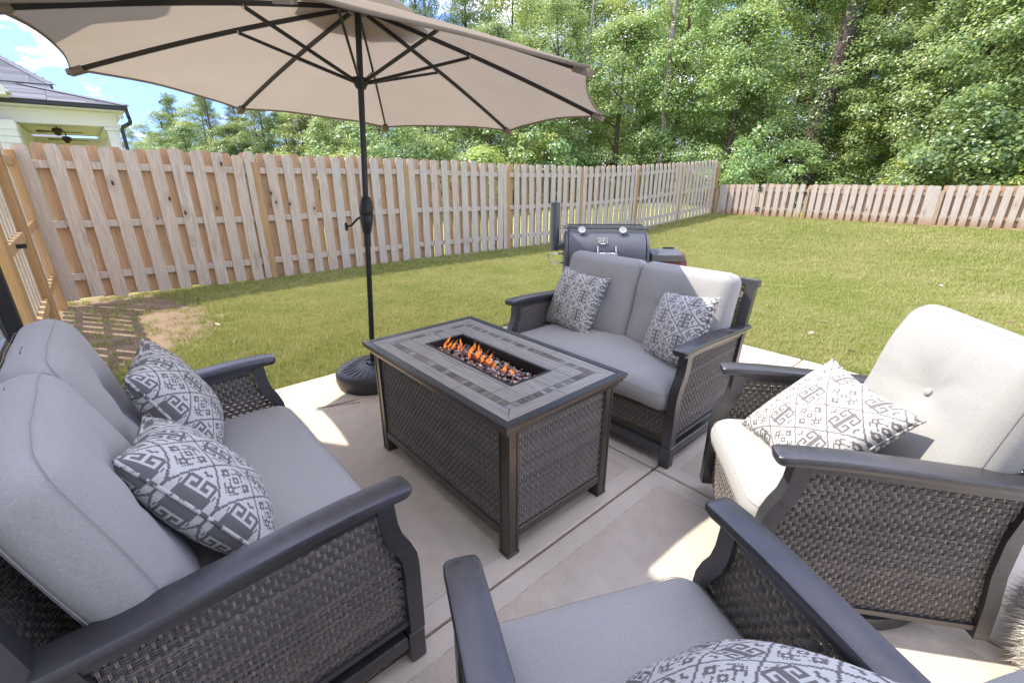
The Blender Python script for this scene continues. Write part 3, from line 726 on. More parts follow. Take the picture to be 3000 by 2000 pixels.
def trunk_mesh(seed, H, r, cen, nl=9, lean=(0, 0), mat='bark', bend=.25):
    rs = np.random.default_rng(seed+99); n = 9; path = []
    ph = rs.uniform(0, 6)
    for i in range(n):
        t = i/(n-1); path.append((lean[0]*t*H + bend*math.sin(t*4+ph)*t, lean[1]*t*H + bend*math.cos(t*3.2+ph)*t, -.1 + t*H))
    m = M().tube(path, [r*(1.25 if i == 0 else 1)*(1 - .8*i/(n-1)) for i in range(n)], 8)
    idx = rs.choice(len(cen), min(nl, len(cen)), replace=False)
    for i in idx:
        c = cen[i]; t = max(.12, min(.9, (c[2]-.9)/H)); k = t*(n-1); k0 = int(k); b0 = np.array(path[k0])*(1-(k-k0)) + np.array(path[min(k0+1, n-1)])*(k-k0)
        mid = (b0 + c)/2 + np.array([0, 0, .18]); rr = r*.42*(1-t*.6)
        m.tube([b0, mid, c], [rr, rr*.6, rr*.18], 5)
    return m.mesh('trunk', mat, True)
GUM = []
for sd_, H_, r_, n_, per_, mt in ((1, 11.5, 3.0, 165, 175, 'leaf_gum'), (2, 10.0, 3.3, 165, 170, 'leaf_dark'), (3, 12.5, 2.7, 170, 165, 'leaf_light'), (4, 9.0, 3.1, 155, 170, 'leaf_gum')):
    cm, cen = crown(sd_, H_, r_, 0, n_, per_, .125, .75, mt, 1.0, .5)
    GUM.append((cm, trunk_mesh(sd_, H_*.93, .17, cen, 14)))
SHR = []
for sd_, H_, r_, mt in ((11, 2.6, 1.5, 'leaf_gum'), (12, 2.0, 1.3, 'leaf_light'), (13, 3.0, 1.5, 'leaf_dark')):
    cm, cen = crown(sd_, H_, r_, 0, 55, 90, .105, .42, mt, .9, .1)
    SHR.append((cm, trunk_mesh(sd_, H_*.8, .035, cen, 8)))
SAP = []
for sd_, H_, r_, mt in ((21, 4.4, 1.25, 'leaf_light'), (22, 5.2, 1.2, 'leaf_gum')):
    cm, cen = crown(sd_, H_, r_, 0, 60, 70, .13, .42, mt, 1.0, .9)
    SAP.append((cm, trunk_mesh(sd_, H_*.95, .04, cen, 10, mat='pale_bark')))
def pine(seed, H, r0, z0):
    rs = np.random.default_rng(seed); cen = []
    for i in range(120):
        h = rs.uniform(0, 1)**.9; z = z0 + h*(H-z0); rad = r0*(1-h*.72)*rs.uniform(.25, 1); th = rs.uniform(0, 6.283)
        cen.append((rad*math.cos(th), rad*math.sin(th), z + rad*.12))
    cen = np.array(cen); Ps = []; Ns = []
    Vs = []; Fs = []; n0 = 0
    for c in cen:
        k = 75; d = rs.normal(size=(k, 3)); d[:, 2] = np.abs(d[:, 2])*.8 + .1; d /= np.linalg.norm(d, axis=1)[:, None]
        o_ = c + rs.normal(size=(k, 3))*np.array([.28, .28, .12]); L = rs.uniform(.22, .38, k)[:, None]
        s_ = np.cross(d, rs.normal(size=(k, 3))); s_ /= np.linalg.norm(s_, axis=1)[:, None]; w = .022
        Vv = np.stack([o_ - s_*w, o_ + s_*w, o_ + d*L + s_*w*.4, o_ + d*L - s_*w*.4], 1).reshape(-1, 3); i = np.arange(k)*4 + n0
        Fs.append(np.concatenate([np.stack([i, i+1, i+2], 1), np.stack([i, i+2, i+3], 1)])); Vs.append(Vv); n0 += k*4
    return leaf_mesh('crown', np.vstack(Vs), np.vstack(Fs), 'needle'), cen
PIN = []
for sd_, H_, r_, z_ in ((31, 13, 2.9, 3.5), (32, 15, 2.6, 6.0)):
    cm, cen = pine(sd_, H_, r_, z_); PIN.append((cm, trunk_mesh(sd_, H_*.97, .17, cen, 20, bend=.12)))
def tree(name, kind, x, y, sc, rz, label, group, z=None):
    cm, tm = kind; t = thing(name, label, 'tree' if 'tree' in name or name == 'sapling' else 'shrub', (x, y, gxy(x, y) - .02 if z is None else z), rz, group)
    t.scale = (sc, sc, sc) if not hasattr(sc, '__len__') else sc
    obj('trunk', tm, t); obj('crown', cm, t); return t
# woodland behind the low back fence and the tall fence: (u, depth along view, kind, scale)
def at(u, y): return ((u - 1500)/1411*y, y)
wood = [  # front rank, near the fences
 (2125, 21.0, 3, .80), (2290, 24.5, 1, .95), (2620, 19.5, 0, .82), (2800, 17.0, 3, .85), (3010, 15.0, 0, .85), (3230, 13.0, 1, .9),
 (1960, 23.0, 0, .85), (1800, 24.0, 3, .88), (1620, 25.0, 0, .80), (1440, 26.5, 1, .80), (2480, 25.0, 2, .95),
 # second rank
 (2200, 29.0, 2, 1.1), (2560, 27.0, 0, 1.15), (2760, 24.0, 2, 1.1), (2950, 21.5, 1, 1.1), (3130, 19.0, 2, 1.05), (2020, 31.0, 1, 1.15), (1850, 32.0, 2, 1.15),
 (1660, 33.0, 1, 1.1), (1490, 34.0, 2, 1.1), (1340, 33.0, 3, .95), (1240, 36.0, 1, .9), (1120, 36.0, 0, .82), (1000, 38.0, 3, .75), (2390, 33.0, 1, 1.2),
 # third rank fills the gaps
 (2700, 33.0, 1, 1.4), (2900, 29.0, 3, 1.5), (2150, 38.0, 0, 1.4), (2480, 37.0, 3, 1.5), (1930, 40.0, 3, 1.5), (1740, 41.0, 0, 1.35), (1560, 42.0, 1, 1.3), (1410, 43.0, 0, 1.1), (1290, 44, 2, 1.0), (3100, 25, 0, 1.4), (3300, 20, 3, 1.2)]
for i, (u, d, k, sc) in enumerate(wood):
    x, y = at(u, d); lab = ['leafy mid green woodland tree in the mass beyond the fences', 'dark green dense woodland tree in the mass beyond the fences', 'yellow green taller woodland tree in the mass beyond the fences', 'mid green spreading woodland tree in the mass beyond the fences'][k]
    tree('woodland_tree', GUM[k], x, y, sc*random.uniform(.94, 1.06), random.uniform(0, 6.28), lab, 'woodland trees of kind %s' % 'abcd'[k])
for i, (u, d, k, sc) in enumerate([(545, 52, 0, .72), (640, 47, 1, .60), (720, 46, 0, .62), (790, 43, 1, .60), (900, 42, 0, .66), (1180, 40, 1, 1.0), (2880, 20, 0, .95), (2700, 22, 1, .8), (1250, 30, 1, .95), (1380, 29, 0, .9)]):
    x, y = at(u, d); tree('pine_tree', PIN[k], x, y, sc, random.uniform(0, 6.28), ['bushy needled pine tree standing at the edge of the woods', 'taller thin topped pine tree standing at the edge of the woods'][k], 'pine trees at the wood edge %s' % 'ab'[k])
for i, (u, d, k, sc) in enumerate([(610, 40, 0, .85), (680, 44, 1, .9), (830, 38, 0, .8), (945, 36, 1, 1.0), (1080, 33, 0, 1.0), (2500, 21.5, 0, .95), (2160, 22, 1, .9), (1560, 22, 0, 1.0)]):
    x, y = at(u, d); tree('sapling', SAP[k], x, y, sc, random.uniform(0, 6.28), ['young yellow green sapling with thin pale stem among the woods', 'young mid green sapling with thin pale stem among the woods'][k], 'saplings %s' % 'ab'[k])
for i, (u, d, sc) in enumerate([(505, 50, .74), (560, 47, .66), (620, 49, .78), (700, 46, .74), (770, 45, .70), (850, 44, .74), (930, 43, .78), (1010, 43, .82), (300, 95, .8), (350, 90, .75), (395, 92, .95), (440, 88, .9), (480, 86, .85), (520, 75, .8), (585, 66, .75), (655, 62, .7), (740, 58, .75), (820, 55, .75), (880, 52, .8), (960, 50, .8), (1050, 48, .85), (1150, 50, 1.0)]):
    x, y = at(u, d); tree('distant_tree', GUM[i % 4], x, y, (sc*1.2, sc*1.2, sc*.9), i*1.3, 'distant round topped tree on the skyline beyond the tall fence', 'distant skyline trees')
# understorey shrubs along the far side of the fences
ush = [(a, -12.2 + 1.3*math.sin(a*2.1), (int(a*3) % 3)) for a in np.arange(5.5, 17.5, 1.15)]
for a, b, k in ush:
    p = G(a, b - 4.6); tree('shrub', SHR[k], p.x, p.y, random.uniform(.95, 1.35), random.uniform(0, 6.28), 'dense leafy shrub crowding behind the tall wooden fence', 'shrubs behind the tall fence')
for i in range(15):
    a = 19.6 + 1.2*math.sin(i*2.3); b = -9.5 + i*.95
    if 3.6 < i < 6.2: continue
    p = G(a, b); tree('shrub', SHR[i % 3], p.x, p.y, random.uniform(.8, 1.15), random.uniform(0, 6.28), 'leafy shrub growing just behind the low grey fence', 'shrubs behind the low fence')
# big old tree with ivy
x, y = at(2350, 21.5)
bt = thing('ivy_tree', 'tall dark trunk wrapped in ivy rising behind the garden gate', 'tree', (x, y, gxy(x, y)-.05), 0)
path = [(0, 0, -.1), (.12, 0, 1.5), (.35, 0, 4), (.75, 0, 7), (1.1, 0, 10), (1.3, 0, 13)]
M().tube(path, [.52, .40, .36, .33, .28, .2], 12).build('trunk', 'bark', bt, smooth=True)
rs = np.random.default_rng(5); t = rs.uniform(0, 1, 5200); zz = t*10.5; xx = np.interp(zz, [p[2] for p in path], [p[0] for p in path]); th = rs.uniform(0, 6.283, 5200)
rad = (.42 - .015*zz) + np.abs(rs.normal(size=5200))*.13
keep = (np.sin(zz*1.6 + th*2) + rs.normal(size=5200)*.6) > -.1
pos = np.stack([xx + rad*np.cos(th), rad*np.sin(th), zz], 1)[keep]; nr = np.stack([np.cos(th), np.sin(th), np.full(5200, .6)], 1)[keep] + rs.normal(size=(keep.sum(), 3))*.4
obj('ivy', leaf_mesh('ivy', *leaves(pos, nr, .12, rs), 'leaf_dark'), bt, 'stuff')
cm, cen = crown(41, 6, 3.4, 0, 110, 100, .14, .7, 'leaf_gum', 1.0, .3); o = obj('crown', cm, bt); o.location = (1.0, 0, 7.5)
# bare poles among the leaves
for (u, d, h, r_, lean, lab) in ((1922, 22, 14, .14, .02, 'straight pale pine pole trunk rising out of the leaves'), (1700, 24, 12, .08, .03, 'slender grey forked trunk against a gap of sky'), (1268, 30, 13, .13, .0, 'brown pine trunk half hidden above the umbrella edge'), (645, 45, 9, .12, .01, 'thin dark pine trunk standing left of the umbrella pole')):
    x, y = at(u, d); bp = thing('bare_tree', lab, 'tree', (x, y, gxy(x, y)-.05))
    pth = [(lean*z + .08*math.sin(z*.7), 0, z) for z in np.linspace(0, h, 10)]
    M().tube(pth, [r_*(1-.5*i/9) for i in range(10)], 8).build('trunk', 'pale_bark' if r_ != .12 else 'bark', bp, smooth=True)
    br = M(); rs = np.random.default_rng(int(u))
    for k in range(9):
        z = h*(.45 + .06*k); an = rs.uniform(0, 6.28); l = rs.uniform(.6, 1.5); p0 = np.array([lean*z + .08*math.sin(z*.7), 0, z]); e = p0 + np.array([math.cos(an)*l, math.sin(an)*l, l*.9])
        br.tube([p0, (p0+e)/2 + [0, 0, -.05], e], [r_*.35, r_*.25, r_*.08], 5)
    br.build('branch', 'pale_bark', bp, smooth=True)

# ================================================================== wicker furniture
def poly_span(poly, t):
    xs = []
    n = len(poly)
    for i in range(n):
        (x0, y0), (x1, y1) = poly[i], poly[(i+1) % n]
        if (y0 <= t < y1) or (y1 <= t < y0): xs.append(x0 + (x1-x0)*(t-y0)/(y1-y0))
    xs.sort(); return (xs[0], xs[-1]) if len(xs) >= 2 else None
def poly_span_v(poly, s): 
    return poly_span([(y, x) for x, y in poly], s)
def wicker(poly, mapf, pitch=.0195, stake=.0150, seg=2, strands=3, amp=.0044, seed=0, layers=1):
    """woven panel: groups of flat strands passing over and under paired upright stakes; returns (strand mesh, stake mesh)"""
    rs = np.random.default_rng(seed); A_ = M(); B_ = M()
    t0 = min(p[1] for p in poly); t1 = max(p[1] for p in poly); s0 = min(p[0] for p in poly); s1 = max(p[0] for p in poly)
    rows = int((t1-t0)/pitch)
    Vs = []; Fs = []; n0 = 0
    hh = pitch/strands*.46
    for ly, i in [(l_, i_) for l_ in range(layers) for i_ in range(rows)]:
        sg = 1 if ly == 0 else -1
        for k in range(strands):
            t = t0 + (i + (k+.5)/strands)*pitch; sp = poly_span(poly, t)
            if not sp or sp[1]-sp[0] < .03: continue
            n = max(3, int((sp[1]-sp[0])/stake*seg)); s = np.linspace(sp[0], sp[1], n) if seg < 3 else np.linspace(sp[0], sp[1], n)
            ph = stake*(i % 2) + (stake if ly else 0)
            dd = np.abs((s - s0 - stake - ph + stake) % (2*stake) - stake)
            off = sg*(amp*(1 - 1.9*np.exp(-(dd/(stake*.34))**2)) + rs.normal()*.0004)
            fl_ = 1 - np.exp(-(dd/(stake*.55))**2)
            tc_ = t0 + (i+.5)*pitch; tt = tc_ + (t - tc_)*(.62 + .62*fl_) + .0006*np.sin(s*37 + rs.uniform(0, 6)) + rs.normal(size=n)*.00015
            sec = [(0, .0026), (hh, 0), (0, -.0020), (-hh, 0)]
            S_ = np.repeat(s, 4); T_ = np.repeat(tt, 4) + np.tile([q[0] for q in sec], n); N_ = np.repeat(off, 4) + np.tile([q[1] for q in sec], n)
            Vs.append(np.stack([S_, T_, N_], 1)); i0 = np.arange(n-1)*4 + n0
            for q in range(4): Fs.append(np.stack([i0+q, i0+(q+1) % 4, i0+4+(q+1) % 4, i0+4+q], 1))
            n0 += n*4
    Vs = np.vstack(Vs); Fs = np.vstack(Fs)
    co = np.array(mapf(Vs[:, 0], Vs[:, 1], Vs[:, 2])).T
    me = bpy.data.meshes.new('wicker_weave'); me.vertices.add(len(co)); me.vertices.foreach_set('co', co.ravel())
    me.loops.add(len(Fs)*4); me.loops.foreach_set('vertex_index', Fs.ravel().astype(np.int32)); me.polygons.add(len(Fs))
    me.polygons.foreach_set('loop_start', np.arange(0, len(Fs)*4, 4, dtype=np.int32)); me.polygons.foreach_set('loop_total', np.full(len(Fs), 4, np.int32))
    me.polygons.foreach_set('use_smooth', np.ones(len(Fs), bool)); me.update(calc_edges=True); me.materials.append(MATS['wicker'])
    V2 = []; F2 = []; n0 = 0
    s = s0 + stake
    while s < s1 - stake*.4:
        sp = poly_span_v(poly, s)
        if sp and sp[1]-sp[0] > .03:
            for dx in (-.0017, .0017):
                a, b = sp; nn = 6; tt = np.linspace(a+.002, b-.002, nn); w = .0012; d = .0015
                for j_, t in enumerate(tt):
                    for (p, q) in ((-w, -d), (w, -d), (w, d), (-w, d)): V2.append((s+dx+p, t, q))
                for j_ in range(nn-1):
                    for q in range(4): F2.append((n0+j_*4+q, n0+j_*4+(q+1) % 4, n0+j_*4+4+(q+1) % 4, n0+j_*4+4+q))
                n0 += nn*4
        s += stake
    V2 = np.array(V2); co = np.array(mapf(V2[:, 0], V2[:, 1], V2[:, 2])).T
    m2 = M(); m2.add(co, F2)
    return me, m2.mesh('wicker_stake', 'wicker_stake')

def cushion(hx, hy, hz, r, bulge=.02, dimple=None, n=26, seed=0, sag=0.0, wr=.003, roll=0.0):
    """soft box: rounded corners, crowned faces (normal = z), optional button dimple (x, y, depth, radius)"""
    g = np.sin(np.linspace(-1, 1, n)*math.pi/2); V = {}; P_ = []; F_ = []
    def vid(p):
        k = tuple(np.round(p, 5))
        if k not in V: V[k] = len(P_); P_.append(p)
        return V[k]
    for ax in range(3):
        o = [i for i in range(3) if i != ax]
        for sg in (-1, 1):
            for i in range(n-1):
                for j in range(n-1):
                    q = []
                    for a_, b_ in ((i, j), (i+1, j), (i+1, j+1), (i, j+1)):
                        p = np.zeros(3); p[ax] = sg; p[o[0]] = g[a_]; p[o[1]] = g[b_]; q.append(vid(p))
                    F_.append(tuple(q))
    p = np.array(P_); h = np.array([hx, hy, hz]); rr = np.array([r, r, min(r, hz*.96)])
    q = p*h; inner = np.clip(q, -(h-rr), h-rr); d = (q-inner)/rr; ln = np.maximum(np.linalg.norm(d, axis=1), 1e-9)
    mx_ = np.max(np.abs(d), axis=1); d = d*(mx_/ln)[:, None]; co = inner + d*rr
    rs = np.random.default_rng(seed); KK = [(rs.normal(size=3)*np.array([9, 9, 5]), rs.uniform(0, 6)) for _ in range(7)]
    FOLD = [(rs.uniform(-.8, .8)*hx, rs.choice([-1, 1]), rs.uniform(.5, 1)) for _ in range(9)]
    def deform(co):
        co = co.copy(); u = co[:, 0]/hx; v = co[:, 1]/hy
        cro = (1-np.clip(u, -1, 1)**2)*(1-np.clip(v, -1, 1)**2)
        edge = 1-np.clip(np.abs(co[:, 2])/hz, 0, 1)**2
        z_ = co[:, 2].copy()
        co[:, 2] += np.sign(z_)*bulge*cro**.8*np.minimum(1, np.abs(z_)/hz*1.5)*np.where(z_ > 0, 1.0, .25)
        co[:, 0] += np.sign(co[:, 0])*.010*edge*np.clip((np.abs(u)-.7)/.3, 0, 1); co[:, 1] += np.sign(co[:, 1])*.010*edge*np.clip((np.abs(v)-.7)/.3, 0, 1)
        for k, ph in KK: co[:, 2] += wr*np.sin(co @ k + ph)
        for fx, fs, fa in FOLD:      # short puckers running in from the long seams
            dist = 1 - fs*co[:, 1]/hy; co[:, 2] -= np.sign(z_)*wr*1.6*fa*np.exp(-((co[:, 0]-fx)/.016)**2)*np.exp(-(dist/.30)**2)
        if dimple:
            x, y, dp, rad = dimple; dd = np.hypot(co[:, 0]-x, co[:, 1]-y); th = np.arctan2(co[:, 1]-y, co[:, 0]-x)
            f = np.exp(-(dd/rad)**1.25)*(1 + .10*np.sin(th*7+seed)*np.minimum(1, dd/.05))
            co[:, 2] -= np.where(z_ > 0, dp*f, 0)
        if roll:
            tt = np.clip((co[:, 1]+hy)/(2*hy), 0, 1); co[:, 2] += -roll*np.maximum(0, tt-.6)**1.2
        return co
    m = M(); m.add(deform(co), F_); m.deform = deform; return m
def tube_loop(hx, hy, z, r, rad, n=10, k=5, f=None):
    pts = []
    for cx_, cy_, a0 in ((1, 1, 0), (-1, 1, 90), (-1, -1, 180), (1, -1, 270)):
        for i in range(n+1):
            a = R(a0 + 90*i/n); pts.append((cx_*(hx-r) + r*math.cos(a), cy_*(hy-r) + r*math.sin(a), z))
    if f:
        P0 = []
        for i in range(len(pts)):
            a_, b_ = np.array(pts[i]), np.array(pts[(i+1) % len(pts)])
            ns = max(1, int(np.linalg.norm(b_-a_)/.03))
            for q in range(ns): P0.append(a_ + (b_-a_)*q/ns)
        pts = f(np.array(P0))
    return M().tube(pts, rad, k, closed=True)

FR = .28                                    # front line of every seat, in its own frame (+y = the way a sitter looks)
def seat(name, label, cat, hw, glider, loc, rz, group):
    root = thing(name, label, cat, loc, rz, group)
    zb = .165 if glider else .085
    post = [(FR-.025, zb-.035), (FR-.025, .39), (FR-.029, .43), (FR-.045, .475), (FR-.068, .52), (FR-.080, .57), (FR-.086, .645)]
    rear = [(FR-.745, zb-.035), (FR-.732, .20), (FR-.715, .32), (FR-.712, .45), (FR-.728, .55), (FR-.750, .645)]
    cap = [(FR-.035, .669), (FR-.08, .672), (FR-.18, .673), (FR-.30, .669), (FR-.42, .662), (FR-.54, .655), (FR-.66, .650), (FR-.775, .648)]
    bx = [(-.025, -.024), (.025, -.024), (.025, .024), (-.025, .024)]
    for s in (-1, 1):
        m = M().sweep([(s*hw, y, z) for y, z in post], [(p, q*1.05) for p, q in bx], side=(1, 0, 0)); m.build('front_post', 'bronze_metal', root, auto=25)
        m = M().sweep([(s*hw, y, z) for y, z in rear], [(p*.9, q*.9) for p, q in bx], side=(1, 0, 0)); m.build('rear_post', 'bronze_metal', root, auto=25)
        # arm cap: moulded section with a rounded nose
        sec = [(-.043, -.006), (-.043, .008), (-.040, .0135), (-.034, .0155), (.034, .0155), (.040, .0135), (.043, .008), (.043, -.006), (.036, -.010), (.033, -.022), (-.033, -.022), (-.036, -.010)]
        sec = [(p, -q) for p, q in sec]
        mm = M().sweep([(s*hw, y, z) for y, z in cap], sec, side=(1, 0, 0), cap=False)
        V_ = np.vstack(mm.v); K = len(sec); nose = []
        first = V_[:K].copy(); c0 = first.mean(0); V2 = []; steps = [(.0, 1.0), (.012, .97), (.022, .86), (.028, .6), (.030, .2)]
        mm2 = M(); rings = []
        for dy, sc_ in steps:
            r_ = first.copy(); r_[:, 0] = c0[0] + (r_[:, 0]-c0[0])*(.55 + .45*sc_ if sc_ > .3 else .4); r_[:, 2] = c0[2] + (r_[:, 2]-c0[2])*max(sc_, .75); r_[:, 1] += dy; rings.append(r_)
        VV = np.vstack([np.vstack(rings[::-1])[:-K], V_]); n_ = len(VV)//K
        FF = [(i*K+k, i*K+(k+1) % K, (i+1)*K+(k+1) % K, (i+1)*K+k) for i in range(n_-1) for k in range(K)] + [tuple(range(K)), tuple((n_-1)*K+k for k in range(K-1, -1, -1))]
        M().add(VV, FF).build('armrest', 'bronze_metal', root, auto=40)
        m = M().sweep([(s*hw, y, z-.036) for y, z in cap[1:]], [(-.017, -.016), (.017, -.016), (.017, .014), (-.017, .014)], side=(1, 0, 0)); m.build('arm_rail', 'bronze_metal', root, auto=30)
        m = M().box((s*hw, FR-.385, zb+.004), (.030, .67, .020)); m.build('bottom_rail', 'bronze_metal', root)
    # side weave (one mesh for both sides)
    key = 'side%d' % glider
    if key not in WK:
        pol = [(FR-.715, zb+.005), (FR-.052, zb+.005), (FR-.052, .395), (FR-.058, .44), (FR-.082, .50), (FR-.104, .55), (FR-.112, .60), (FR-.115, .632), (FR-.30, .628), (FR-.45, .612), (FR-.60, .604), (FR-.718, .605), (FR-.694, .52), (FR-.688, .42), (FR-.694, .30), (FR-.710, .19)]
        WK[key] = wicker(pol, lambda s_, t_, n_: (n_, s_, t_), seed=3, layers=2, seg=3)
    for s in (-1, 1):
        o = obj('side_panel', WK[key][0], root, 'stuff'); o.location = (s*hw, 0, 0); o.scale = (s, 1, 1); q = obj('panel_stakes', WK[key][1], o, 'stuff')
    # front apron, bowed slightly forward
    key = 'apron%d%.2f' % (glider, hw)
    iw = hw - .03
    if key not in WK:
        WK[key] = wicker([(-iw, zb), (iw, zb), (iw, .305), (-iw, .305)], lambda s_, t_, n_: (s_, n_ + FR - .045 + .022*(1-(s_/iw)**2), t_), seed=5, seg=3)
    o = obj('apron_panel', WK[key][0], root, 'stuff'); obj('panel_stakes', WK[key][1], o, 'stuff')
    ed = M(); xs = np.linspace(-iw, iw, 24)
    for dz, dy in ((.308, 0), (.315, .005), (.300, .006)): ed.tube([(x, FR-.040+dy+.022*(1-(x/iw)**2), dz) for x in xs], .0045, 6)
    ed.build('apron_edge', 'wicker', root, smooth=True)
    # back: posts, rails, weave
    yb0, zb0, yb1, zb1 = FR-.735, .36, FR-.856, .950
    for s in (-1, 1):
        M().sweep([(s*(hw-.005), yb0-.045, .60), (s*(hw-.005), yb0-.07, .75), (s*(hw-.005), yb1+.008, .92)], [(-.028, -.022), (.028, -.022), (.028, .022), (-.028, .022)], side=(1, 0, 0)).build('back_post', 'bronze_metal', root, auto=25)
    M().box((0, yb1, zb1-.015), (2*hw+.07, .052, .05), bev=.008, mat=Matrix.Rotation(.2, 3, 'X')).build('top_rail', 'bronze_metal', root)
    key = 'back%.2f' % hw
    if key not in WK:
        bw = hw - .035
        WK[key] = wicker([(-bw, .32), (bw, .32), (bw, .915), (-bw, .915)], lambda s_, t_, n_: (s_, yb0 + (t_-.36)/(.595)*(yb1-yb0) + n_ - .004, t_), seed=6, seg=1)
    o = obj('back_panel', WK[key][0], root, 'stuff'); obj('panel_stakes', WK[key][1], o, 'stuff')
    # seat deck
    M().box((0, FR-.38, .285), (2*hw-.07, .66, .025)).build('seat_deck', 'black_metal', root)
    # base
    if glider:
        lx, ly0, ly1 = hw-.005, FR-.028, FR-.70
        for sx in (-1, 1):
            for y in (ly0, ly1): M().box((sx*lx, y, .064), (.062, .056, .128), bev=.006).build('leg', 'bronze_metal', root)
            M().box((sx*lx, (ly0+ly1)/2, .091), (.045, ly0-ly1-.058, .052), bev=.004).build('base_rail', 'bronze_metal', root)
        for y in (ly0, ly1): M().box((0, y, .090), (2*lx-.064, .040, .054), bev=.004).build('base_rail', 'bronze_metal', root)
        for sx in (-1, 1):
            for y in (FR-.15, FR-.48): M().box((sx*(lx-.06), y, .19), (.012, .05, .17), mat=Matrix.Rotation(.15, 3, 'X')).build('glide_arm', 'black_metal', root)
        M().box((0, FR-.36, .150), (2*lx-.2, .40, .015)).build('glide_plate', 'black_metal', root)
    else:
        M().lathe([(.325, .0), (.360, .0), (.363, .012), (.357, .048), (.342, .054), (.328, .048), (.324, .0)], 40, (0, FR-.39, 0)).build('swivel_ring', 'bronze_metal', root, auto=30)
        sp = M()
        for k in range(4):
            a = k*math.pi/2 + .4; sp.box((.165*math.cos(a), FR-.39+.165*math.sin(a), .04), (.34, .05, .02), rz=a)
        sp.lathe([(.05, .03), (.05, .26)], 16, (0, FR-.39, 0)); sp.box((0, FR-.39, .265), (.34, .34, .015)); sp.build('swivel_mount', 'black_metal', root, auto=30)
    # cushions
    sw = hw - .032
    sc_ = cushion(sw, .345, .078, .072, .024, None, 30, 4, wr=.0014); co_ = sc_.build('seat_cushion', 'gray_fabric', root, smooth=True, loc=(0, FR-.338, .378))
    tube_loop(sw-.004, .341, .040, .072, .0010, f=sc_.deform).build('seam', 'seam', co_, smooth=True); tube_loop(sw-.004, .341, -.040, .072, .0010, f=sc_.deform).build('seam', 'seam', co_, smooth=True)
    nbk = 2 if hw > .5 else 1
    bw = sw/nbk
    for i in range(nbk):
        x = (i - (nbk-1)/2)*2*bw
        bc = cushion(bw*.995, .300, .078, .062, .036, (0, .03, .062, .125), 36, 10+i, wr=.0026, roll=.02)
        o = bc.build('back_cushion', 'gray_fabric', root, smooth=True)
        o.location = (x, FR-.655, .728); o.rotation_euler = (R(90-12), 0, math.pi)
        o.rotation_euler = Euler((R(102), 0, 0), 'XYZ') if False else (Matrix(((-1, 0, 0), (0, -.259, .966), (0, .966, .259))).to_euler())
        o.scale = (1, 1, 1)
        for zz_ in (.056, -.056): tube_loop(bw*.995-.007, .293, zz_, .060, .0010, f=bc.deform).build('seam', 'seam', o, smooth=True)
        b_ = M().lathe([(0, .007), (.010, .006), (.0155, .001), (.0135, -.004), (0, -.006)], 16).build('button', 'gray_fabric', o, smooth=True, loc=(0, .03, .078+.036-.062+.004))
    return root
WK = {}
lsA = seat('loveseat', 'shaded grey cushioned wicker loveseat with its back to the white house wall', 'loveseat', .645, True, G(.218, -1.654, 0), RZ, 'wicker loveseats')
lsB = copy_tree(lsA); lsB.location = G(2.285, -1.654, 0); lsB.rotation_euler = (0, 0, RZ + math.pi)
for ch in lsB.children:
    n_ = ch.name.split('.')[0]
    if n_ in ('top_rail', 'back_post', 'back_panel', 'back_cushion'): ch.location.y += .050; ch.location.z -= .030
    if n_ == 'back_cushion': ch.scale = (1, .935, 1); ch.location.z -= .008
tag(lsB, 'grey cushioned wicker loveseat standing in front of the black smoker grill', 'loveseat', 'wicker loveseats')
chC = seat('swivel_chair', 'sunlit wicker swivel chair with one pillow, turned at the patio edge', 'armchair', .350, False, (1.171, 1.524, 0), R(169.5-90), 'wicker swivel chairs')
chD = copy_tree(chC); chD.location = (.295, .64, 0); chD.rotation_euler = (0, 0, R(106.5-90))
tag(chD, 'shaded wicker swivel chair facing the short end of the fire table', 'armchair', 'wicker swivel chairs')

# ------------------------------------------------------------------ throw pillows
def pillow_mesh(hw=.222, t=.100, n=30):
    g = np.sin(np.linspace(-1, 1, n)*math.pi/2*.985)/math.sin(math.pi/2*.985); V_ = []; F_ = []; U_ = []
    def pos(u, v, s):
        x = hw*u*(1 - .085*(1-v*v)**1.0*abs(u)**2); y = hw*v*(1 - .085*(1-u*u)**1.0*abs(v)**2)
        z = s*t*((1-u*u)*(1-v*v))**.42
        z += .004*math.sin(9*u+3*v)*(1-u*u)*(1-v*v)
        return (x, y, z)
    for s in (1, -1):
        b0 = len(V_)
        for i in range(n):
            for j in range(n): V_.append(pos(g[i], g[j], s)); U_.append((g[i]*.5+.5, g[j]*.5+.5))
        for i in range(n-1):
            for j in range(n-1):
                q = (b0+i*n+j, b0+(i+1)*n+j, b0+(i+1)*n+j+1, b0+i*n+j+1); F_.append(q if s > 0 else q[::-1])
    me = bpy.data.meshes.new('pillow_cover'); me.from_pydata(V_, [], F_); uv = me.uv_layers.new(name='UVMap')
    li = np.zeros(len(me.loops), np.int32); me.loops.foreach_get('vertex_index', li); uv.data.foreach_set('uv', np.array(U_)[li].ravel())
    me.polygons.foreach_set('use_smooth', [True]*len(me.polygons)); me.materials.append(MATS['pillow_print']); me.update()
    pts = []
    k = 16
    for e in range(4):
        for i in range(k):
            u = -1 + 2*i/k; p = [(u, -1), (1, u), (-u, 1), (-1, -u)][e]; pts.append(pos(p[0]*.997, p[1]*.997, 0))
    pm = M().tube(pts, .0055, 7, closed=True).mesh('piping', 'pillow_cord', True)
    return me, pm
PM = pillow_mesh()
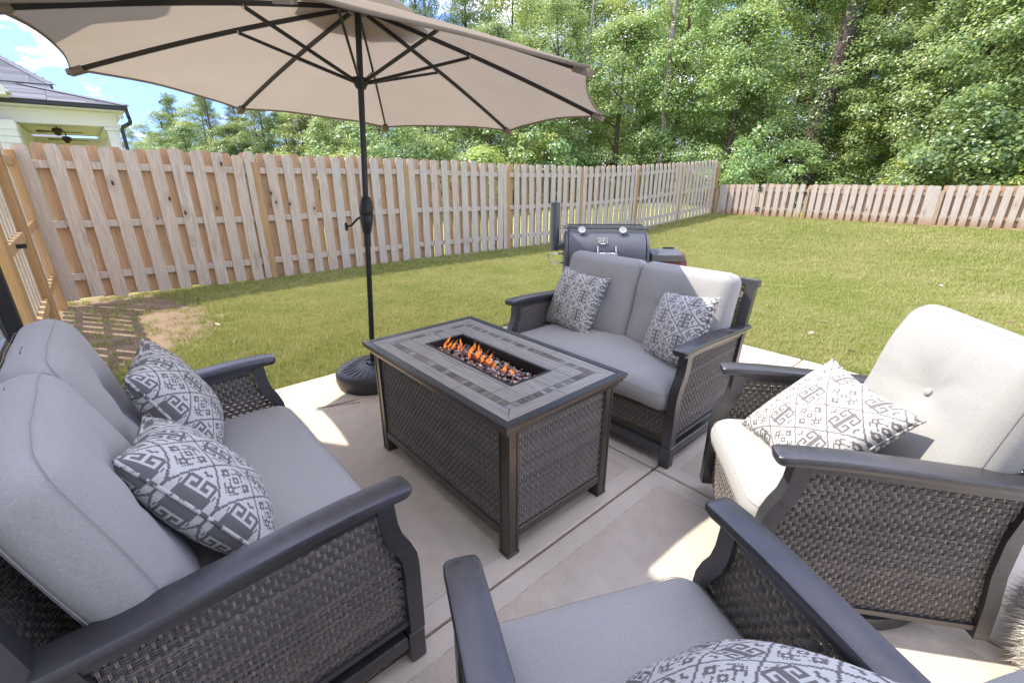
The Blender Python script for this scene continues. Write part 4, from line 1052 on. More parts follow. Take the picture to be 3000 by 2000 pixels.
def pillow(seatroot, x, y, z, lean, roll, yaw, label, sc=1.0):
    o = thing('throw_pillow', label, 'pillow', (0, 0, 0), 0, None)
    base = Matrix(((1, 0, 0), (0, 0, 1), (0, 1, 0)))            # face normal -> +y, top -> +z (right handed after flip below)
    base = Matrix(((-1, 0, 0), (0, 0, 1), (0, 1, 0)))
    m3 = Matrix.Rotation(yaw, 3, 'Z') @ Matrix.Rotation(lean, 3, 'X') @ base @ Matrix.Rotation(roll, 3, 'Z')
    sr = Matrix.Rotation(seatroot.rotation_euler[2], 4, 'Z'); sr.translation = seatroot.location
    o.matrix_world = sr @ (Matrix.Translation((x, y, z)) @ m3.to_4x4()) @ Matrix.Scale(sc, 4)
    obj('cover', PM[0], o); obj('piping', PM[1], o); return o
pillow(lsA, .24, -.160, .655, R(33), R(-15), R(0), 'patterned pillow leaning beside the near armrest of the house-side loveseat', 1.04)
pillow(lsA, -.38, -.140, .680, R(24), R(0), R(-10), 'patterned pillow leaning at the lawn end of the house-side loveseat', 1.0)
pillow(lsB, .42, -.180, .645, R(24), R(-3), R(-4), 'fully shaded patterned pillow on the loveseat before the smoker')
pillow(lsB, -.40, -.145, .645, R(25), R(8), R(-24), 'patterned pillow half in sunlight on the loveseat before the smoker')
pillow(chC, .02, -.020, .605, R(46), R(-7), R(18), 'sunlit patterned pillow resting on the turned swivel chair', 1.0)
pillow(chD, .07, -.115, .560, R(42), R(-2), R(4), 'patterned pillow on the shaded swivel chair by the table end', 1.0)

# ================================================================== fire table
ft = thing('fire_table', 'tile topped wicker fire table burning at the patio centre', 'fire table', (-.1415, 2.0883, 0), R(-48.45) + math.pi/2)
HW, HL, ZT = .366, .598, .657         # local x = short side, y = long side
prof = [(.000, ZT), (.000, ZT-.010), (.006, ZT-.014), (.004, ZT-.022), (.014, ZT-.030), (.016, ZT-.040), (.028, ZT-.050), (.030, ZT-.060), (.060, ZT-.060), (.060, ZT-.012), (.036, ZT-.012), (.034, ZT)]
M().rectloops(HW, HL, prof, close=True).build('table_rim', 'table_metal', ft, auto=20)
M().rectloops(HW-.0015, HL-.0015, [(0, ZT-.002), (.0005, ZT+.0012), (.0325, ZT+.0012), (.0335, ZT-.002)], close=True).build('rim_top_tint', 'rim_sky_tint', ft)  # thin added layer: navy tint stands in for the rim top's sky reflection
bx0, by0 = .112, .338                 # burner opening half sizes
gb_ = M().rectloops(HW-.037, HL-.037, [(0, ZT-.012), (0, ZT-.006), (HW-.037-bx0, ZT-.006), (HW-.037-bx0, ZT-.012)], close=True)
V_ = np.vstack(gb_.v); V_[8:, 0] = np.sign(V_[8:, 0])*bx0; V_[8:, 1] = np.sign(V_[8:, 1])*by0; gb_.v = [V_]; gb_.build('grout_bed', 'grout', ft)
def tile(poly, name='tile', mat='plank_tile', rot=False):
    cx_ = sum(p[0] for p in poly)/len(poly); cy_ = sum(p[1] for p in poly)/len(poly)
    q = [(x-cx_, y-cy_) for x, y in poly]
    if rot:      # grain runs along local y: turn mesh so that its x is the long way
        me = M().prism([(y, -x) for x, y in q], 0, .0055).mesh(name, mat); o = obj(name, me, ft); o.rotation_euler = (0, 0, -math.pi/2); o.rotation_euler = (0, 0, math.pi/2)
    else:
        me = M().prism(q, 0, .0055).mesh(name, mat); o = obj(name, me, ft)
    o.location = (cx_, cy_, ZT-.0062); return o
g_ = .0016
X0, Y0 = HW-.038, HL-.038; X1, Y1 = X0-.066, Y0-.066; X2, Y2 = X1-.036, Y1-.036
for s in (-1, 1):                      # mitred border planks
    for y0, y1 in ((-Y0, -.20), (-.20, .20), (.20, Y0)):
        a0 = y0 + (.066 if y0 == -Y0 else 0); a1 = y1 - (.066 if y1 == Y0 else 0)
        tile([(s*(X0-g_), y0+g_), (s*(X0-g_), y1-g_), (s*(X1+g_), a1-g_), (s*(X1+g_), a0+g_)], rot=True)
    for x0, x1 in ((-X0, 0), (0, X0)):
        a0 = x0 + (.066 if x0 == -X0 else 0); a1 = x1 - (.066 if x1 == X0 else 0)
        tile([(x0+g_, s*(Y0-g_)), (x1-g_, s*(Y0-g_)), (a1-g_, s*(Y1+g_)), (a0+g_, s*(Y1+g_))])
mm_ = {}
def mosaic(cx_, cy_, wx, wy):
    k = (round(wx, 4), round(wy, 4))
    if k not in mm_: mm_[k] = M().box((0, 0, .0028), (wx, wy, .0056), bev=.0006).mesh('mosaic_tile', 'mosaic_stone')
    o = obj('mosaic_tile', mm_[k], ft); o.location = (cx_, cy_, ZT-.0062)
pat = [.034, .034, .022, .028]
for s in (-1, 1):
    L_ = 2*Y1; n_ = 0; y = -Y1; seq = []
    while y < Y1 - .02: w = pat[n_ % 4]; seq.append(w); y += w; n_ += 1
    k = L_/sum(seq); y = -Y1
    for w in seq: w *= k; mosaic(s*(X1+X2)/2, y+w/2, .0335, w-.003); y += w
    L_ = 2*X2; n_ = 1; x = -X2; seq = []
    while x < X2 - .02: w = pat[n_ % 4]; seq.append(w); x += w; n_ += 1
    k = L_/sum(seq); x = -X2
    for w in seq: w *= k; mosaic(x+w/2, s*(Y1+Y2)/2, w-.003, .0335); x += w
for s in (-1, 1):                      # inner planks
    xm = bx0 + .030
    for y0, y1 in ((-Y2, -by0), (-by0, 0), (0, by0), (by0, Y2)):
        tile([(s*(X2-g_), y0+g_), (s*(X2-g_), y1-g_), (s*(xm+g_), y1-g_), (s*(xm+g_), y0+g_)], rot=True)
    for y0, y1 in ((-by0, 0), (0, by0)):
        tile([(s*(xm-g_), y0+g_), (s*(xm-g_), y1-g_), (s*(bx0+g_), y1-g_), (s*(bx0+g_), y0+g_)], rot=True)
    for x0, x1 in ((-xm, 0), (0, xm)):
        tile([(x0+g_, s*(by0+g_)), (x1-g_, s*(by0+g_)), (x1-g_, s*(Y2-g_)), (x0+g_, s*(Y2-g_))], rot=True)
M().rectloops(bx0+.010, by0+.010, [(0, ZT-.0005), (0, ZT+.003), (.010, ZT+.003), (.013, ZT), (.013, ZT-.075), (.010, ZT-.075), (.010, ZT-.004)], close=True).build('burner_rim', 'black_metal', ft, auto=20)
M().box((0, 0, ZT-.078), (2*bx0-.01, 2*by0-.01, .006)).build('burner_tray', 'soot', ft)
bt_ = M(); bt_.box((0, .06, ZT-.036), (.028, .26, .012), bev=.002); 
for k in range(10): bt_.box((0, -.05 + k*.025, ZT-.0285), (.030, .006, .003))
bt_.build('burner_bar', 'rusty_red', ft)
bead = M(); rs = np.random.default_rng(12)
ico = bmesh.new(); bmesh.ops.create_icosphere(ico, subdivisions=2, radius=1.0); iv = np.array([v.co[:] for v in ico.verts]); iff = [tuple(v.index for v in f.verts) for f in ico.faces]; ico.free()
for lay, n_ in ((0, 420), (1, 300)):
    for k in range(n_):
        x = rs.uniform(-bx0+.014, bx0-.014); y = rs.uniform(-by0+.014, by0-.014)
        if lay and abs(x) < .02 and -.02 < y < .12: continue
        r_ = rs.uniform(.0085, .0115); mt = Euler((rs.uniform(-.6, .6), rs.uniform(-.6, .6), rs.uniform(0, 6))).to_matrix()
        V_ = (iv*np.array([1, 1, .6])*r_) @ np.array(mt).T
        bead.add(V_ + np.array([x, y, ZT-.058 + lay*.013 + .010*(1-abs(x)/bx0) + rs.uniform(0, .006)]), iff)
bead.build('fire_glass', 'fire_glass', ft, smooth=True, kind='stuff', fix=False)
M().box((0, 0, ZT-.0665), (2*bx0-.012, 2*by0-.012, .014)).build('lava_bed', 'soot', ft)
rs = np.random.default_rng(21)
fl = [(-.035, -.30, .085), (-.02, -.285, .05), (-.01, -.262, .06), (.01, -.235, .075), (.02, -.215, .04), (.0, -.125, .10), (-.018, -.10, .07), (.012, -.085, .09), (.0, -.06, .075), (.02, -.035, .06), (-.012, -.01, .05), (.012, .01, .065), (0, .035, .045), (.014, .06, .04), (-.012, .085, .035), (.008, .14, .05), (-.006, .16, .045), (.014, .185, .04), (.0, .205, .03)]
fl = [(x, -y, h) for x, y, h in fl]
for k, (x, y, h) in enumerate(fl):
    n_ = 11; pth = []; rad = []; ph = rs.uniform(0, 6)
    for i in range(n_):
        t = i/(n_-1); pth.append((x + .012*math.sin(t*5+ph)*t, y - .055*t**1.2*h/.07 + .007*math.sin(t*8+ph*2)*t, ZT-.036 + h*t*1.15)); rad.append(max(.0004, .0088*(h/.07)**.5*math.sin(math.pi*min(1, t*.8+.18))**1.5*(1-t)**.45))
    m_ = M().tube(pth, rad, 8); V_ = np.vstack(m_.v); V_[:, 0] = x + (V_[:, 0]-x)*1.25; m_.v = [V_]; m_.build('flame', 'flame', ft, smooth=True)
# body
lg = .029
for sx in (-1, 1):
    for sy in (-1, 1):
        cx_, cy_ = sx*(HW-.043-lg), sy*(HL-.043-lg)
        l_ = M().box((cx_, cy_, (ZT-.06)/2), (2*lg, 2*lg, ZT-.06), bev=.004)
        for d_ in (-1, 1):
            l_.box((cx_ + sx*(lg+.0012), cy_ + d_*.021, (ZT-.06)/2), (.004, .010, ZT-.075), bev=.0008)
            l_.box((cx_ + d_*.021, cy_ + sy*(lg+.0012), (ZT-.06)/2), (.010, .004, ZT-.075), bev=.0008)
        l_.box((cx_, cy_, .008), (2*lg+.007, 2*lg+.007, .012), bev=.002)
        l_.build('leg', 'table_metal', ft)
px_, py_ = HW-.043-.012, HL-.043-.012
wl = wicker([(-(HL-.103), .128), (HL-.103, .128), (HL-.103, ZT-.066), (-(HL-.103), ZT-.066)], lambda s_, t_, n_: (n_, s_, t_), pitch=.0175, stake=.0145, seed=8, seg=3)
ws = wicker([(-(HW-.103), .128), (HW-.103, .128), (HW-.103, ZT-.066), (-(HW-.103), ZT-.066)], lambda s_, t_, n_: (s_, n_, t_), pitch=.0175, stake=.0145, seed=9, seg=3)
for s in (-1, 1):
    o = obj('side_panel', wl[0], ft, 'stuff'); o.location = (s*px_, 0, 0); o.scale = (s, 1, 1); obj('panel_stakes', wl[1], o, 'stuff')
    o = obj('end_panel', ws[0], ft, 'stuff'); o.location = (0, s*py_, 0); o.scale = (1, s, 1); obj('panel_stakes', ws[1], o, 'stuff')
    M().box((s*(px_-.002), 0, .107), (.030, 2*(HL-.103), .040), bev=.003).build('bottom_rail', 'table_metal', ft)
    M().box((0, s*(py_-.002), .107), (2*(HW-.103), .030, .040), bev=.003).build('bottom_rail', 'table_metal', ft)
M().box((0, 0, .36), (2*HW-.20, 2*HL-.20, .46)).build('inner_box', 'soot', ft)

# ================================================================== umbrella
UB = np.array([-1.08, 3.24, .13]); UAX = np.array([.05369528, .03604159, .99790672]); LH = 2.3458; UR = 1.6436; DROP = .494; PHI = 3.3016665
e1_ = np.cross([0, 1, 0], UAX); e1_ /= np.linalg.norm(e1_); e2_ = np.cross(UAX, e1_)
hub = UB + UAX*LH
um_ = thing('patio_umbrella', 'large beige market umbrella with black ribs and pole over the fire table', 'umbrella', tuple(UB - UAX*.10))
inv = -np.array(um_.location)
def UP(r, k, drop): an = PHI - k*math.pi/4; return hub - UAX*drop + r*(math.cos(an)*e1_ + math.sin(an)*e2_) + inv
def rib_at(t, k): return UP(UR*t, k, DROP*(t + .045*math.sin(math.pi*t)*-1))
for k in range(8):
    n1, n2 = 15, 13; V_ = []; 
    for i in range(n1):
        t = .06 + .94*i/(n1-1)
        A_ = rib_at(t, k); B_ = rib_at(t, k+1)
        for j_ in range(n2):
            s = j_/(n2-1); p = A_*(1-s) + B_*s
            sagv = 4*s*(1-s)
            cen = hub - UAX*DROP*t + inv
            p = p + (cen - p)*(.038*sagv*t**3)                 # hem scallops inwards
            p = p + UAX*(.020*sagv*t**1.5 + .022) + UAX*.004*math.sin(9*s+5*t+k)*t*sagv
            V_.append(p)
    V_ = np.array(V_); F_ = [(i*n2+j_, (i+1)*n2+j_, (i+1)*n2+j_+1, i*n2+j_+1) for i in range(n1-1) for j_ in range(n2-1)]
    cp = M().add(V_, F_).build('canopy_panel', 'canopy_fabric', um_, smooth=True)
    hem = [V_[(n1-1)*n2 + j_] for j_ in range(n2)]
    M().sweep(hem, [(-.002, -.012), (.002, -.012), (.002, .004), (-.002, .004)]).build('hem', 'canopy_fabric', cp, smooth=True)
    # vent cap layer above
    VV = []
    for i in range(5):
        t = .0 + .24*i/4
        for j_ in range(7):
            s = j_/6; p = rib_at(t, k)*(1-s) + rib_at(t, k+1)*s + UAX*(.095 - .10*t + .03*4*s*(1-s)*t); VV.append(p)
    M().add(VV, [(i*7+j_, (i+1)*7+j_, (i+1)*7+j_+1, i*7+j_+1) for i in range(4) for j_ in range(6)]).build('vent_flap', 'canopy_fabric', um_, smooth=True)
    # rib, strut, tip pocket
    rp_ = [rib_at(t, k) for t in np.linspace(.03, .985, 12)]
    r_ = M().sweep(rp_, [(-.0065, -.012), (.0065, -.012), (.0065, .012), (-.0065, .012)]).build('rib', 'black_metal', um_)
    run = UP(.045, k, .405); att = rib_at(.425, k) - UAX*.014
    st = M().sweep([run, att], [(-.006, -.009), (.006, -.009), (.006, .009), (-.006, .009)]).build('strut', 'black_metal', um_)
    pv = att; M().lathe([(.0, -.012), (.007, -.012), (.007, .012), (0, .012)], 8, tuple(pv)).build('pivot', 'chrome', st)
    tp = [rib_at(t, k) - UAX*.004 for t in (.955, .98, 1.005)]
    M().sweep(tp, [(-.028, -.016), (.028, -.016), (.022, .016), (-.022, .016)]).build('tip_pocket', 'canopy_fabric', um_)
def along(d0, d1, prof, name, mat, kk=16):
    q = Vector(UAX).to_track_quat('Z', 'Y').to_matrix(); mm = M().lathe(prof, kk); V_ = np.vstack(mm.v) @ np.array(q).T; mm.v = [V_ + UB + UAX*d0 + inv]
    return mm.build(name, mat, um_, auto=35)
along(-.08, 0, [(.019, 0), (.019, 1.0)], 'lower_pole', 'black_metal'); along(.90, 0, [(.0235, 0), (.0235, .09), (.019, .095)], 'collar', 'black_metal')
along(1.0, 0, [(.022, -.02), (.030, 0), (.040, .06), (.044, .11), (.043, .112), (.046, .116), (.047, .15), (.042, .20), (.030, .235), (.018, .24)], 'crank_housing', 'black_metal', 20)
along(1.2, 0, [(.0195, 0), (.0195, LH-1.2)], 'upper_pole', 'black_metal')
along(LH-.445, 0, [(.03, 0), (.046, .03), (.050, .05), (.050, .062), (.022, .064)], 'runner', 'black_metal', 20)
along(LH-.03, 0, [(.03, -.005), (.058, .0), (.058, .022), (.02, .03), (.012, .10), (.02, .115), (0, .13)], 'top_hub', 'black_metal', 20)
cb = UB + UAX*1.10 + inv
M().tube([cb + [-.035, -.01, .0], cb + [-.06, -.012, -.01], cb + [-.105, -.03, -.055], cb + [-.135, -.04, -.06]], .0075, 8).build('crank_handle', 'black_metal', um_, smooth=True)
M().lathe([(0, -.03), (.010, -.025), (.011, .02), (0, .03)], 10, tuple(cb + [-.135, -.04, -.06])).build('crank_knob', 'black_metal', um_, smooth=True)

ub = thing('umbrella_base', 'round ribbed black plastic umbrella base on the concrete', 'umbrella base', (-1.075, 3.205, 0))
M().lathe([(.25, 0), (.262, .012), (.272, .05), (.272, .095), (.262, .118), (.240, .130), (.12, .142), (.075, .146), (.06, .150), (.045, .150), (.042, .140)], 64).build('body', 'base_plastic', ub, auto=40)
for k in range(26):
    a = k*2*math.pi/26; L_ = .115
    c_ = np.array([math.cos(a), math.sin(a)]); n_ = np.array([-c_[1], c_[0]])
    M().tube([(c_[0]*r_, c_[1]*r_, z_) for r_, z_ in ((.105, .1405), (.15, .1395), (.20, .135), (.228, .1305))], .0038, 6).build('ridge', 'base_plastic', ub, smooth=True)
em = M().tube([( .026*math.cos(t), .026*math.sin(t), 0) for t in np.linspace(0, 2*math.pi, 18)[:-1]], .003, 6, closed=True); em.box((0, 0, 0), (.03, .005, .005)); em.box((0, 0, 0), (.005, .035, .005))
em.build('emblem', 'base_plastic', ub, smooth=True, loc=(-.045, .075, .1455))
M().tube([(0, 0, .10), (0, 0, .158)], .030, 16).build('socket', 'base_plastic', ub, smooth=False)

# ================================================================== smoker grill behind the loveseat
sm = thing('smoker_grill', 'black offset barrel smoker with chimney behind the loveseat', 'grill', (.92, 4.56, 0), R(-3))
Rb, zc, hl = .222, .765, .40
def arcprof(a0, a1, r, n=14): return [(r*math.sin(R(a0+(a1-a0)*i/n)), r*math.cos(R(a0+(a1-a0)*i/n))) for i in range(n+1)]
def shell(x0, x1, a0, a1, r, th=.006, n=16):   # angle 0 = up, positive towards the camera side (-y)
    V_ = []; F_ = []
    for rr in (r, r-th):
        for x in (x0, x1):
            for i in range(n+1):
                a = R(a0 + (a1-a0)*i/n); V_.append((x, -rr*math.sin(a), zc + rr*math.cos(a)))
    N = n+1
    for i in range(n): F_ += [(i, i+1, N+i+1, N+i), (2*N+i, 3*N+i, 3*N+i+1, 2*N+i+1), (i, 2*N+i, 2*N+i+1, i+1), (N+i, N+i+1, 3*N+i+1, 3*N+i)]
    F_ += [(0, N, 3*N, 2*N), (n, 2*N+n, 3*N+n, N+n)]
    return M().add(V_, F_)
shell(-hl, hl, 108, 330, Rb).build('barrel', 'smoker_black', sm, auto=30)
lid = shell(-hl+.035, hl-.035, -28, 107, Rb+.008); lid.build('lid', 'smoker_black', sm, auto=30)
M().sweep([(-hl+.035, -(Rb+.016)*math.sin(R(107)), zc+(Rb+.016)*math.cos(R(107))), (hl-.035, -(Rb+.016)*math.sin(R(107)), zc+(Rb+.016)*math.cos(R(107)))], [(-.006, -.012), (.006, -.012), (.006, .012), (-.006, .012)]).build('lid_lip', 'smoker_black', sm)
for s in (-1, 1):
    M().lathe([(0, 0), (Rb-.02, 0), (Rb, .006), (Rb, .03), (0, .03)], 36, (s*hl - (.03 if s > 0 else 0), 0, zc), 'x').build('end_cap', 'smoker_black', sm, auto=30)
# warming shelf of expanded metal above the lid
sh = M(); ys, zs = .10, zc + Rb + .05
for y in (-.075, .125): sh.box((0, y, zs - .02*(y < 0)), (2*hl-.03, .012, .014))
for x in (-hl+.02, hl-.02): sh.box((x, .025, zs-.01), (.012, .21, .014), mat=Matrix.Rotation(.09, 3, 'X'))
for i in range(38):
    x = -hl+.03 + i*.0205
    sh.box((x, .025, zs-.012), (.003, .24, .004), rz=.62); sh.box((x, .025, zs-.015), (.003, .24, .004), rz=-.62)
for x in (-hl+.05, hl-.05): sh.box((x, .06, zs-.05), (.015, .015, .09))
sh.build('warming_shelf', 'smoker_black', sm)
for k, x in enumerate((-.24, .15)):
    a = R(24); c_ = np.array([x, -(Rb+.045)*math.sin(a), zc+(Rb+.045)*math.cos(a)])
    gd = Vector((0, -math.sin(R(50)), math.cos(R(50)))); q = gd.to_track_quat('Z', 'Y').to_matrix()
    def gl(prof, name, mat):
        mm = M().lathe(prof, 20); mm.v = [np.vstack(mm.v) @ np.array(q).T + c_]; return mm.build(name, mat, sm, auto=35)
    g0 = gl([(.032, -.008), (.036, .0), (.034, .008), (.029, .008), (.029, .004), (0, .004)], 'thermometer', 'chrome')
    d0 = gl([(0, .0045), (.028, .0045), (.028, .005), (0, .0052)], 'dial', 'dial_face'); d0.parent = g0
    mm = M().box((.006, .004, 0), (.018, .0025, .001), rz=.6); mm.v = [(np.vstack(mm.v) + [0, 0, .0065]) @ np.array(q).T + c_]; o = mm.build('needle', 'soot', sm); o.parent = g0
    M().tube([c_ - np.array(gd)*.005, c_ - np.array(gd)*.05], .008, 8).build('probe', 'chrome', sm)
# badge with raised lettering
a = R(50); bc_ = np.array([-.045, -(Rb+.012)*math.sin(a), zc+(Rb+.012)*math.cos(a)]); bn = Vector((0, -math.sin(a), math.cos(a)))
bm3 = Matrix((Vector((1, 0, 0)), bn.cross(Vector((1, 0, 0))), bn)).transposed()
bd = bpy.data.objects.new('badge', M().prism([(-.045, -.022), (-.03, -.03), (.03, -.03), (.045, -.022), (.045, .022), (.03, .030), (-.03, .030), (-.045, .022)], 0, .006).mesh('badge', 'black_metal')); C.objects.link(bd); bd.parent = sm
bd.matrix_local = Matrix.Translation(bc_) @ bm3.to_4x4()
M().rectloops(.0455, .0295, [(0, .0062), (0, .0078), (.003, .0078), (.003, .0062)], close=True).build('badge_border', 'badge_white', bd)
def text(body, size, parent, loc, mat):
    cu = bpy.data.curves.new('lettering', 'FONT'); cu.body = body; cu.size = size; cu.align_x = 'CENTER'; cu.align_y = 'CENTER'; cu.extrude = .0012; cu.offset = size*.012
    to = bpy.data.objects.new('lettering_src', cu); C.objects.link(to); bpy.context.view_layer.update()
    me = bpy.data.meshes.new_from_object(to.evaluated_get(bpy.context.evaluated_depsgraph_get())); bpy.data.objects.remove(to); me.materials.clear(); me.materials.append(MATS[mat])
    o = obj('lettering', me, parent); o.location = loc; return o
text("JOE'S", .031, bd, (0, -.004, .0075), 'badge_white'); text('OKLAHOMA', .0115, bd, (0, .0175, .0075), 'badge_white')
M().box((0, -.034, .003), (.045, .009, .006)).build('badge_tab', 'chrome', bd)
# lid handle: coil between two brackets
a = R(80); hc = np.array([-.01, -(Rb+.055)*math.sin(a), zc+(Rb+.055)*math.cos(a) - .01])
for s in (-1, 1):
    M().prism([(0, .045), (.012, .05), (.048, -.005), (.05, -.03), (.03, -.032), (.0, .02)], -.003, .003, lambda x, y, z, s=s: (hc[0]+s*.085+z, -(Rb+.004)*math.sin(R(75))-x, hc[2]+y+.02)).build('handle_bracket', 'chrome', sm)
coil = [(hc[0] + .078*(2*t-1), hc[1] + .0125*(1+.25*math.sin(math.pi*t))*math.cos(t*2*math.pi*17), hc[2] + .0125*(1+.25*math.sin(math.pi*t))*math.sin(t*2*math.pi*17)) for t in np.linspace(0, 1, 17*9)]
M().tube(coil, .0034, 5).build('coil_handle', 'chrome', sm, smooth=True)
M().tube([(hc[0]-.1, hc[1], hc[2]), (hc[0]+.1, hc[1], hc[2])], .005, 8).build('handle_rod', 'chrome', sm)
# chimney with elbow
M().tube([(-hl+.01, .02, zc+.07), (-hl-.065, .02, zc+.07)], .042, 16).build('chimney_elbow', 'smoker_black', sm, auto=30)
M().lathe([(.046, .0), (.046, .455), (.043, .455), (.043, 0)], 24, (-hl-.095, .02, zc+.03)).build('chimney', 'smoker_black', sm, auto=30)
M().box((-hl-.095, .02, zc+.497), (.10, .09, .004)).build('chimney_cap', 'smoker_black', sm)
M().box((-hl-.095, .02, zc+.505), (.008, .008, .02)).build('cap_pin', 'smoker_black', sm)
# side handle
M().tube([(-hl-.005, -.13, zc+.02), (-hl-.13, -.14, zc+.02), (-hl-.17, -.14, zc+.01), (-hl-.12, -.16, zc-.065), (-hl-.0, -.16, zc-.065)], .007, 8).build('side_handle', 'chrome', sm, smooth=True)
M().box((-hl+.03, -Rb*.86-.02, zc-.11), (.02, .02, .045)).build('lid_catch', 'chrome', sm)
# firebox
fbx = hl + .21
M().lathe([(0, -.185), (.185, -.185), (.19, -.17), (.19, .16), (.185, .175), (0, .175)], 32, (fbx, .02, zc-.17), 'x').build('firebox', 'rusty_red', sm, auto=35)
M().box((fbx-.02, -.05, zc+.0), (.30, .20, .07), bev=.006, mat=Matrix.Rotation(.16, 3, 'X')).build('firebox_lid', 'smoker_black', sm)
M().tube([(fbx-.02, .05, zc+.055), (fbx+.09, .05, zc+.055)], .011, 8).build('firebox_handle', 'black_metal', sm)
M().box((fbx-.05, -.185, zc-.10), (.03, .02, .03)).build('firebox_latch', 'chrome', sm)
for x in (-hl+.10, hl-.10):
    for y in (-.16, .16): M().box((x, y, (zc-.13)/2), (.035, .035, zc-.13), bev=.003).build('leg', 'smoker_black', sm)
M().box((0, 0, .22), (2*hl-.1, .34, .02)).build('lower_shelf', 'smoker_black', sm)
M().box((0, -.23, zc-.20), (2*hl-.06, .09, .012)).build('front_shelf', 'smoker_black', sm)

# ================================================================== small things
pf = thing('fluffy_pouf', 'pale shaggy fleece pouf at the sunny edge of the patio', 'pouf', (1.87, .90, 0))
M().lathe([(.0, .02), (.20, .0), (.27, .05), (.29, .15), (.27, .26), (.20, .32), (.0, .335)], 40).build('body', 'fleece', pf, smooth=True)
rs = np.random.default_rng(4); N = 9000; th = rs.uniform(0, 6.283, N); zz = rs.uniform(.02, .33, N)
rad = np.interp(zz, [0, .05, .15, .26, .32, .335], [.2, .27, .29, .27, .20, .05])*np.where(zz > .318, np.sqrt(rs.uniform(0, 1, N)), 1)
p0 = np.stack([rad*np.cos(th), rad*np.sin(th), zz], 1); d = p0 - np.array([0, 0, .16]); d /= np.linalg.norm(d, axis=1)[:, None]; d = d + rs.normal(size=(N, 3))*.35; d[:, 2] -= .25
s_ = np.cross(d, rs.normal(size=(N, 3))); s_ /= np.linalg.norm(s_, axis=1)[:, None]; L_ = rs.uniform(.02, .04, N)[:, None]
Vv = np.stack([p0 - s_*.0012, p0 + s_*.0012, p0 + d*L_], 1).reshape(-1, 3); i = np.arange(N)*3
obj('fleece', leaf_mesh('fleece', Vv, np.stack([i, i+1, i+2], 1), 'fleece'), pf, 'stuff')

lf = M().prism([(-.03, 0), (-.012, .016), (.012, .014), (.032, 0), (.012, -.015), (-.012, -.013)], 0, .0015, lambda x, y, z: (x, y, z + .35*abs(y) + 4*x*x)).mesh('fallen_leaf', 'dry_leaf')
px = [(2120, 700), (2330, 712), (2295, 742), (2380, 740), (2595, 740), (2617, 748), (2612, 768), (2060, 767), (2733, 802), (2755, 844), (2250, 828), (2790, 924), (2752, 845), (2880, 730), (2415, 953), (2315, 1030), (2372, 985), (2490, 1037), (1320, 786), (1600, 795), (1155, 786), (1690, 840), (1090, 875), (2845, 745), (2957, 950), (640, 960), (690, 1010), (1615, 800), (2200, 763), (2955, 855)]
cp_, sp_ = math.cos(.3508), math.sin(.3508)
def ground_at(u, v):
    x = (u-1500)/1325; y = -(v-1000)/1325; d = Vector((x, cp_ + y*sp_, -sp_ + y*cp_)); z = -.03
    for _ in range(12): t = (z-1.5)/d.z; z = gxy(d.x*t, d.y*t)
    return Vector((d.x*t, d.y*t, z))
for i, (u, v) in enumerate(px):
    g = ground_at(u, v); o = obj('fallen_leaf', lf); s_ = random.uniform(.8, 1.5); o.scale = (s_, s_, s_); o.location = g + Vector((0, 0, .035)); o.rotation_euler = (random.uniform(-.5, .5), random.uniform(-.5, .5), random.uniform(0, 6.28))
    tag(o, 'small dry leaf lying on the lawn', 'leaf', 'dry leaves scattered over the lawn')
# twig on the concrete by the umbrella base
tw = thing('pine_straw', 'two dark pine needles lying on concrete by the umbrella base', 'needle', (-1.2, 2.83, .004))
M().tube([(-.11, -.06, 0), (0, -.005, .003), (.09, .05, 0)], .0022, 5).build('needle', 'pine_straw', tw); M().tube([(-.10, -.055, .001), (.02, -.02, .003), (.13, .015, 0)], .0018, 5).build('needle', 'pine_straw', tw)

# ================================================================== grass
tuft = M(); rs = np.random.default_rng(3); Vt = []; Ft = []
for k in range(26):
    a = rs.uniform(0, 6.283); r_ = .045*math.sqrt(rs.uniform(0, 1)); b0 = np.array([r_*math.cos(a), r_*math.sin(a), 0]); h = rs.uniform(.022, .055); ln = rs.uniform(.1, .8)*h; an = rs.uniform(0, 6.283)
    tip = b0 + np.array([math.cos(an)*ln, math.sin(an)*ln, h]); sd2 = np.array([-math.sin(an+rs.normal()*.4), math.cos(an), 0])*.0018; mid = (b0+tip)/2 + np.array([0, 0, h*.10]); n_ = len(Vt)
    Vt += [b0-sd2, b0+sd2, mid+sd2*.8, mid-sd2*.8, tip]; Ft += [(n_, n_+1, n_+2, n_+3), (n_+3, n_+2, n_+4)]
tuft.add(Vt, Ft); tuft_me = tuft.mesh('grass_tuft', 'grass_blade')
src = bpy.data.objects.new('grass_source', tuft_me)         # never linked to the scene: only instanced
pts = []
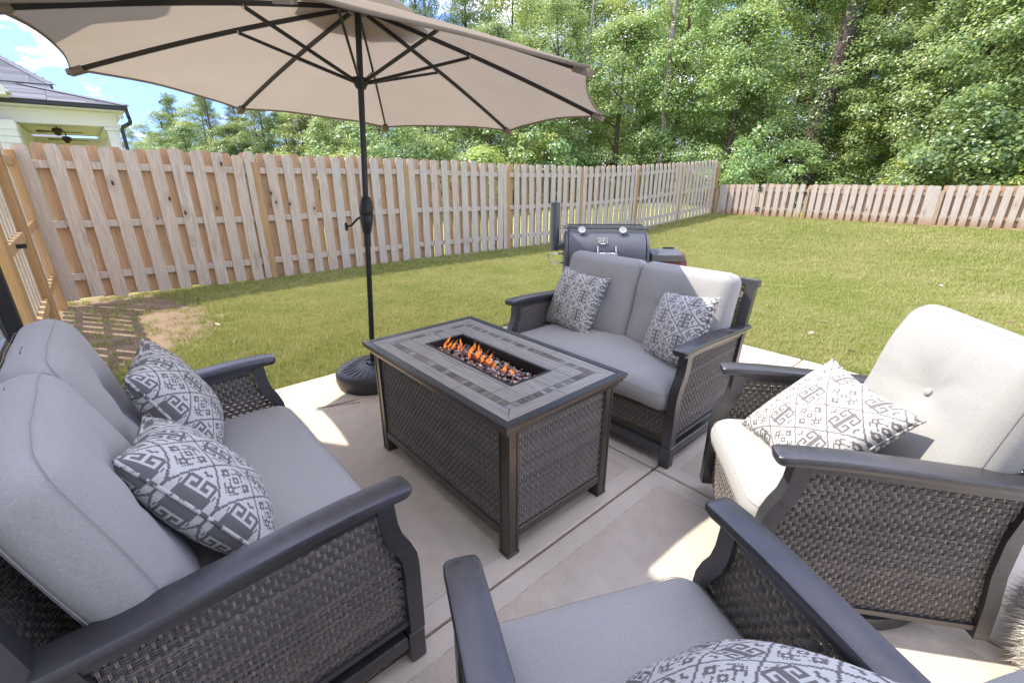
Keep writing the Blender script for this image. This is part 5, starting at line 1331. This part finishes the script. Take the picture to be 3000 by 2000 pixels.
def scatter(n, a0, a1, b0, b1, dens):
    a = rng.uniform(a0, a1, n); b = rng.uniform(b0, b1, n); x = a*AX[0]+b*BX[0]; y = a*AX[1]+b*BX[1]; d = np.hypot(x, y)
    on_patio = (a > -.6) & (a < 4.315) & (b > -3.462) & (b < 3.8)
    vis = (np.abs(x) < y*1.25 + .8) & (y > .5) & ~on_patio & (a > -.9) & (a < 16.6)
    soil = ((a+.25)*.80)**2 + ((b+6.35)*.52)**2
    p = np.minimum(1, dens(d))*np.clip((soil - .45)/.9, .035, 1)
    k = vis & (rng.uniform(0, 1, n) < p); return x[k], y[k]
x, y = scatter(900000, -.9, 16.6, -7.9, 9, lambda d: np.clip((6.0/np.maximum(d, 3.0))**2.1, .03, 1)*.55)
z = np.interp(x*AX[0]+y*AX[1], GA, GZ)
pm = bpy.data.meshes.new('grass'); pm.vertices.add(len(x)); pm.vertices.foreach_set('co', np.stack([x, y, z-.004], 1).ravel())
at_ = pm.attributes.new('size', 'FLOAT', 'POINT'); d = np.hypot(x, y); at_.data.foreach_set('value', (rng.uniform(.7, 1.25, len(x))*np.clip(d/7, 1, 1.9)).astype(np.float32))
print('grass tufts', len(x))
go = bpy.data.objects.new('grass', pm); C.objects.link(go); go['kind'] = 'stuff'; tag(go, 'short yellow green lawn grass with dry patches', 'grass')
ng = bpy.data.node_groups.new('grass_scatter', 'GeometryNodeTree'); ng.interface.new_socket('Geometry', in_out='INPUT', socket_type='NodeSocketGeometry'); ng.interface.new_socket('Geometry', in_out='OUTPUT', socket_type='NodeSocketGeometry')
gi = ng.nodes.new('NodeGroupInput'); gout = ng.nodes.new('NodeGroupOutput'); oi = ng.nodes.new('GeometryNodeObjectInfo'); oi.inputs['Object'].default_value = src; oi.inputs['As Instance'].default_value = True
ip = ng.nodes.new('GeometryNodeInstanceOnPoints'); rv = ng.nodes.new('FunctionNodeRandomValue'); rv.data_type = 'FLOAT_VECTOR'
rv.inputs[0].default_value = (-.12, -.12, 0); rv.inputs[1].default_value = (.12, .12, 6.283)
na = ng.nodes.new('GeometryNodeInputNamedAttribute'); na.data_type = 'FLOAT'; na.inputs['Name'].default_value = 'size'
ng.links.new(gi.outputs[0], ip.inputs['Points']); ng.links.new(oi.outputs['Geometry'], ip.inputs['Instance']); ng.links.new(rv.outputs[0], ip.inputs['Rotation']); ng.links.new(na.outputs[0], ip.inputs['Scale']); ng.links.new(ip.outputs[0], gout.inputs[0])
md = go.modifiers.new('scatter', 'NODES'); md.node_group = ng
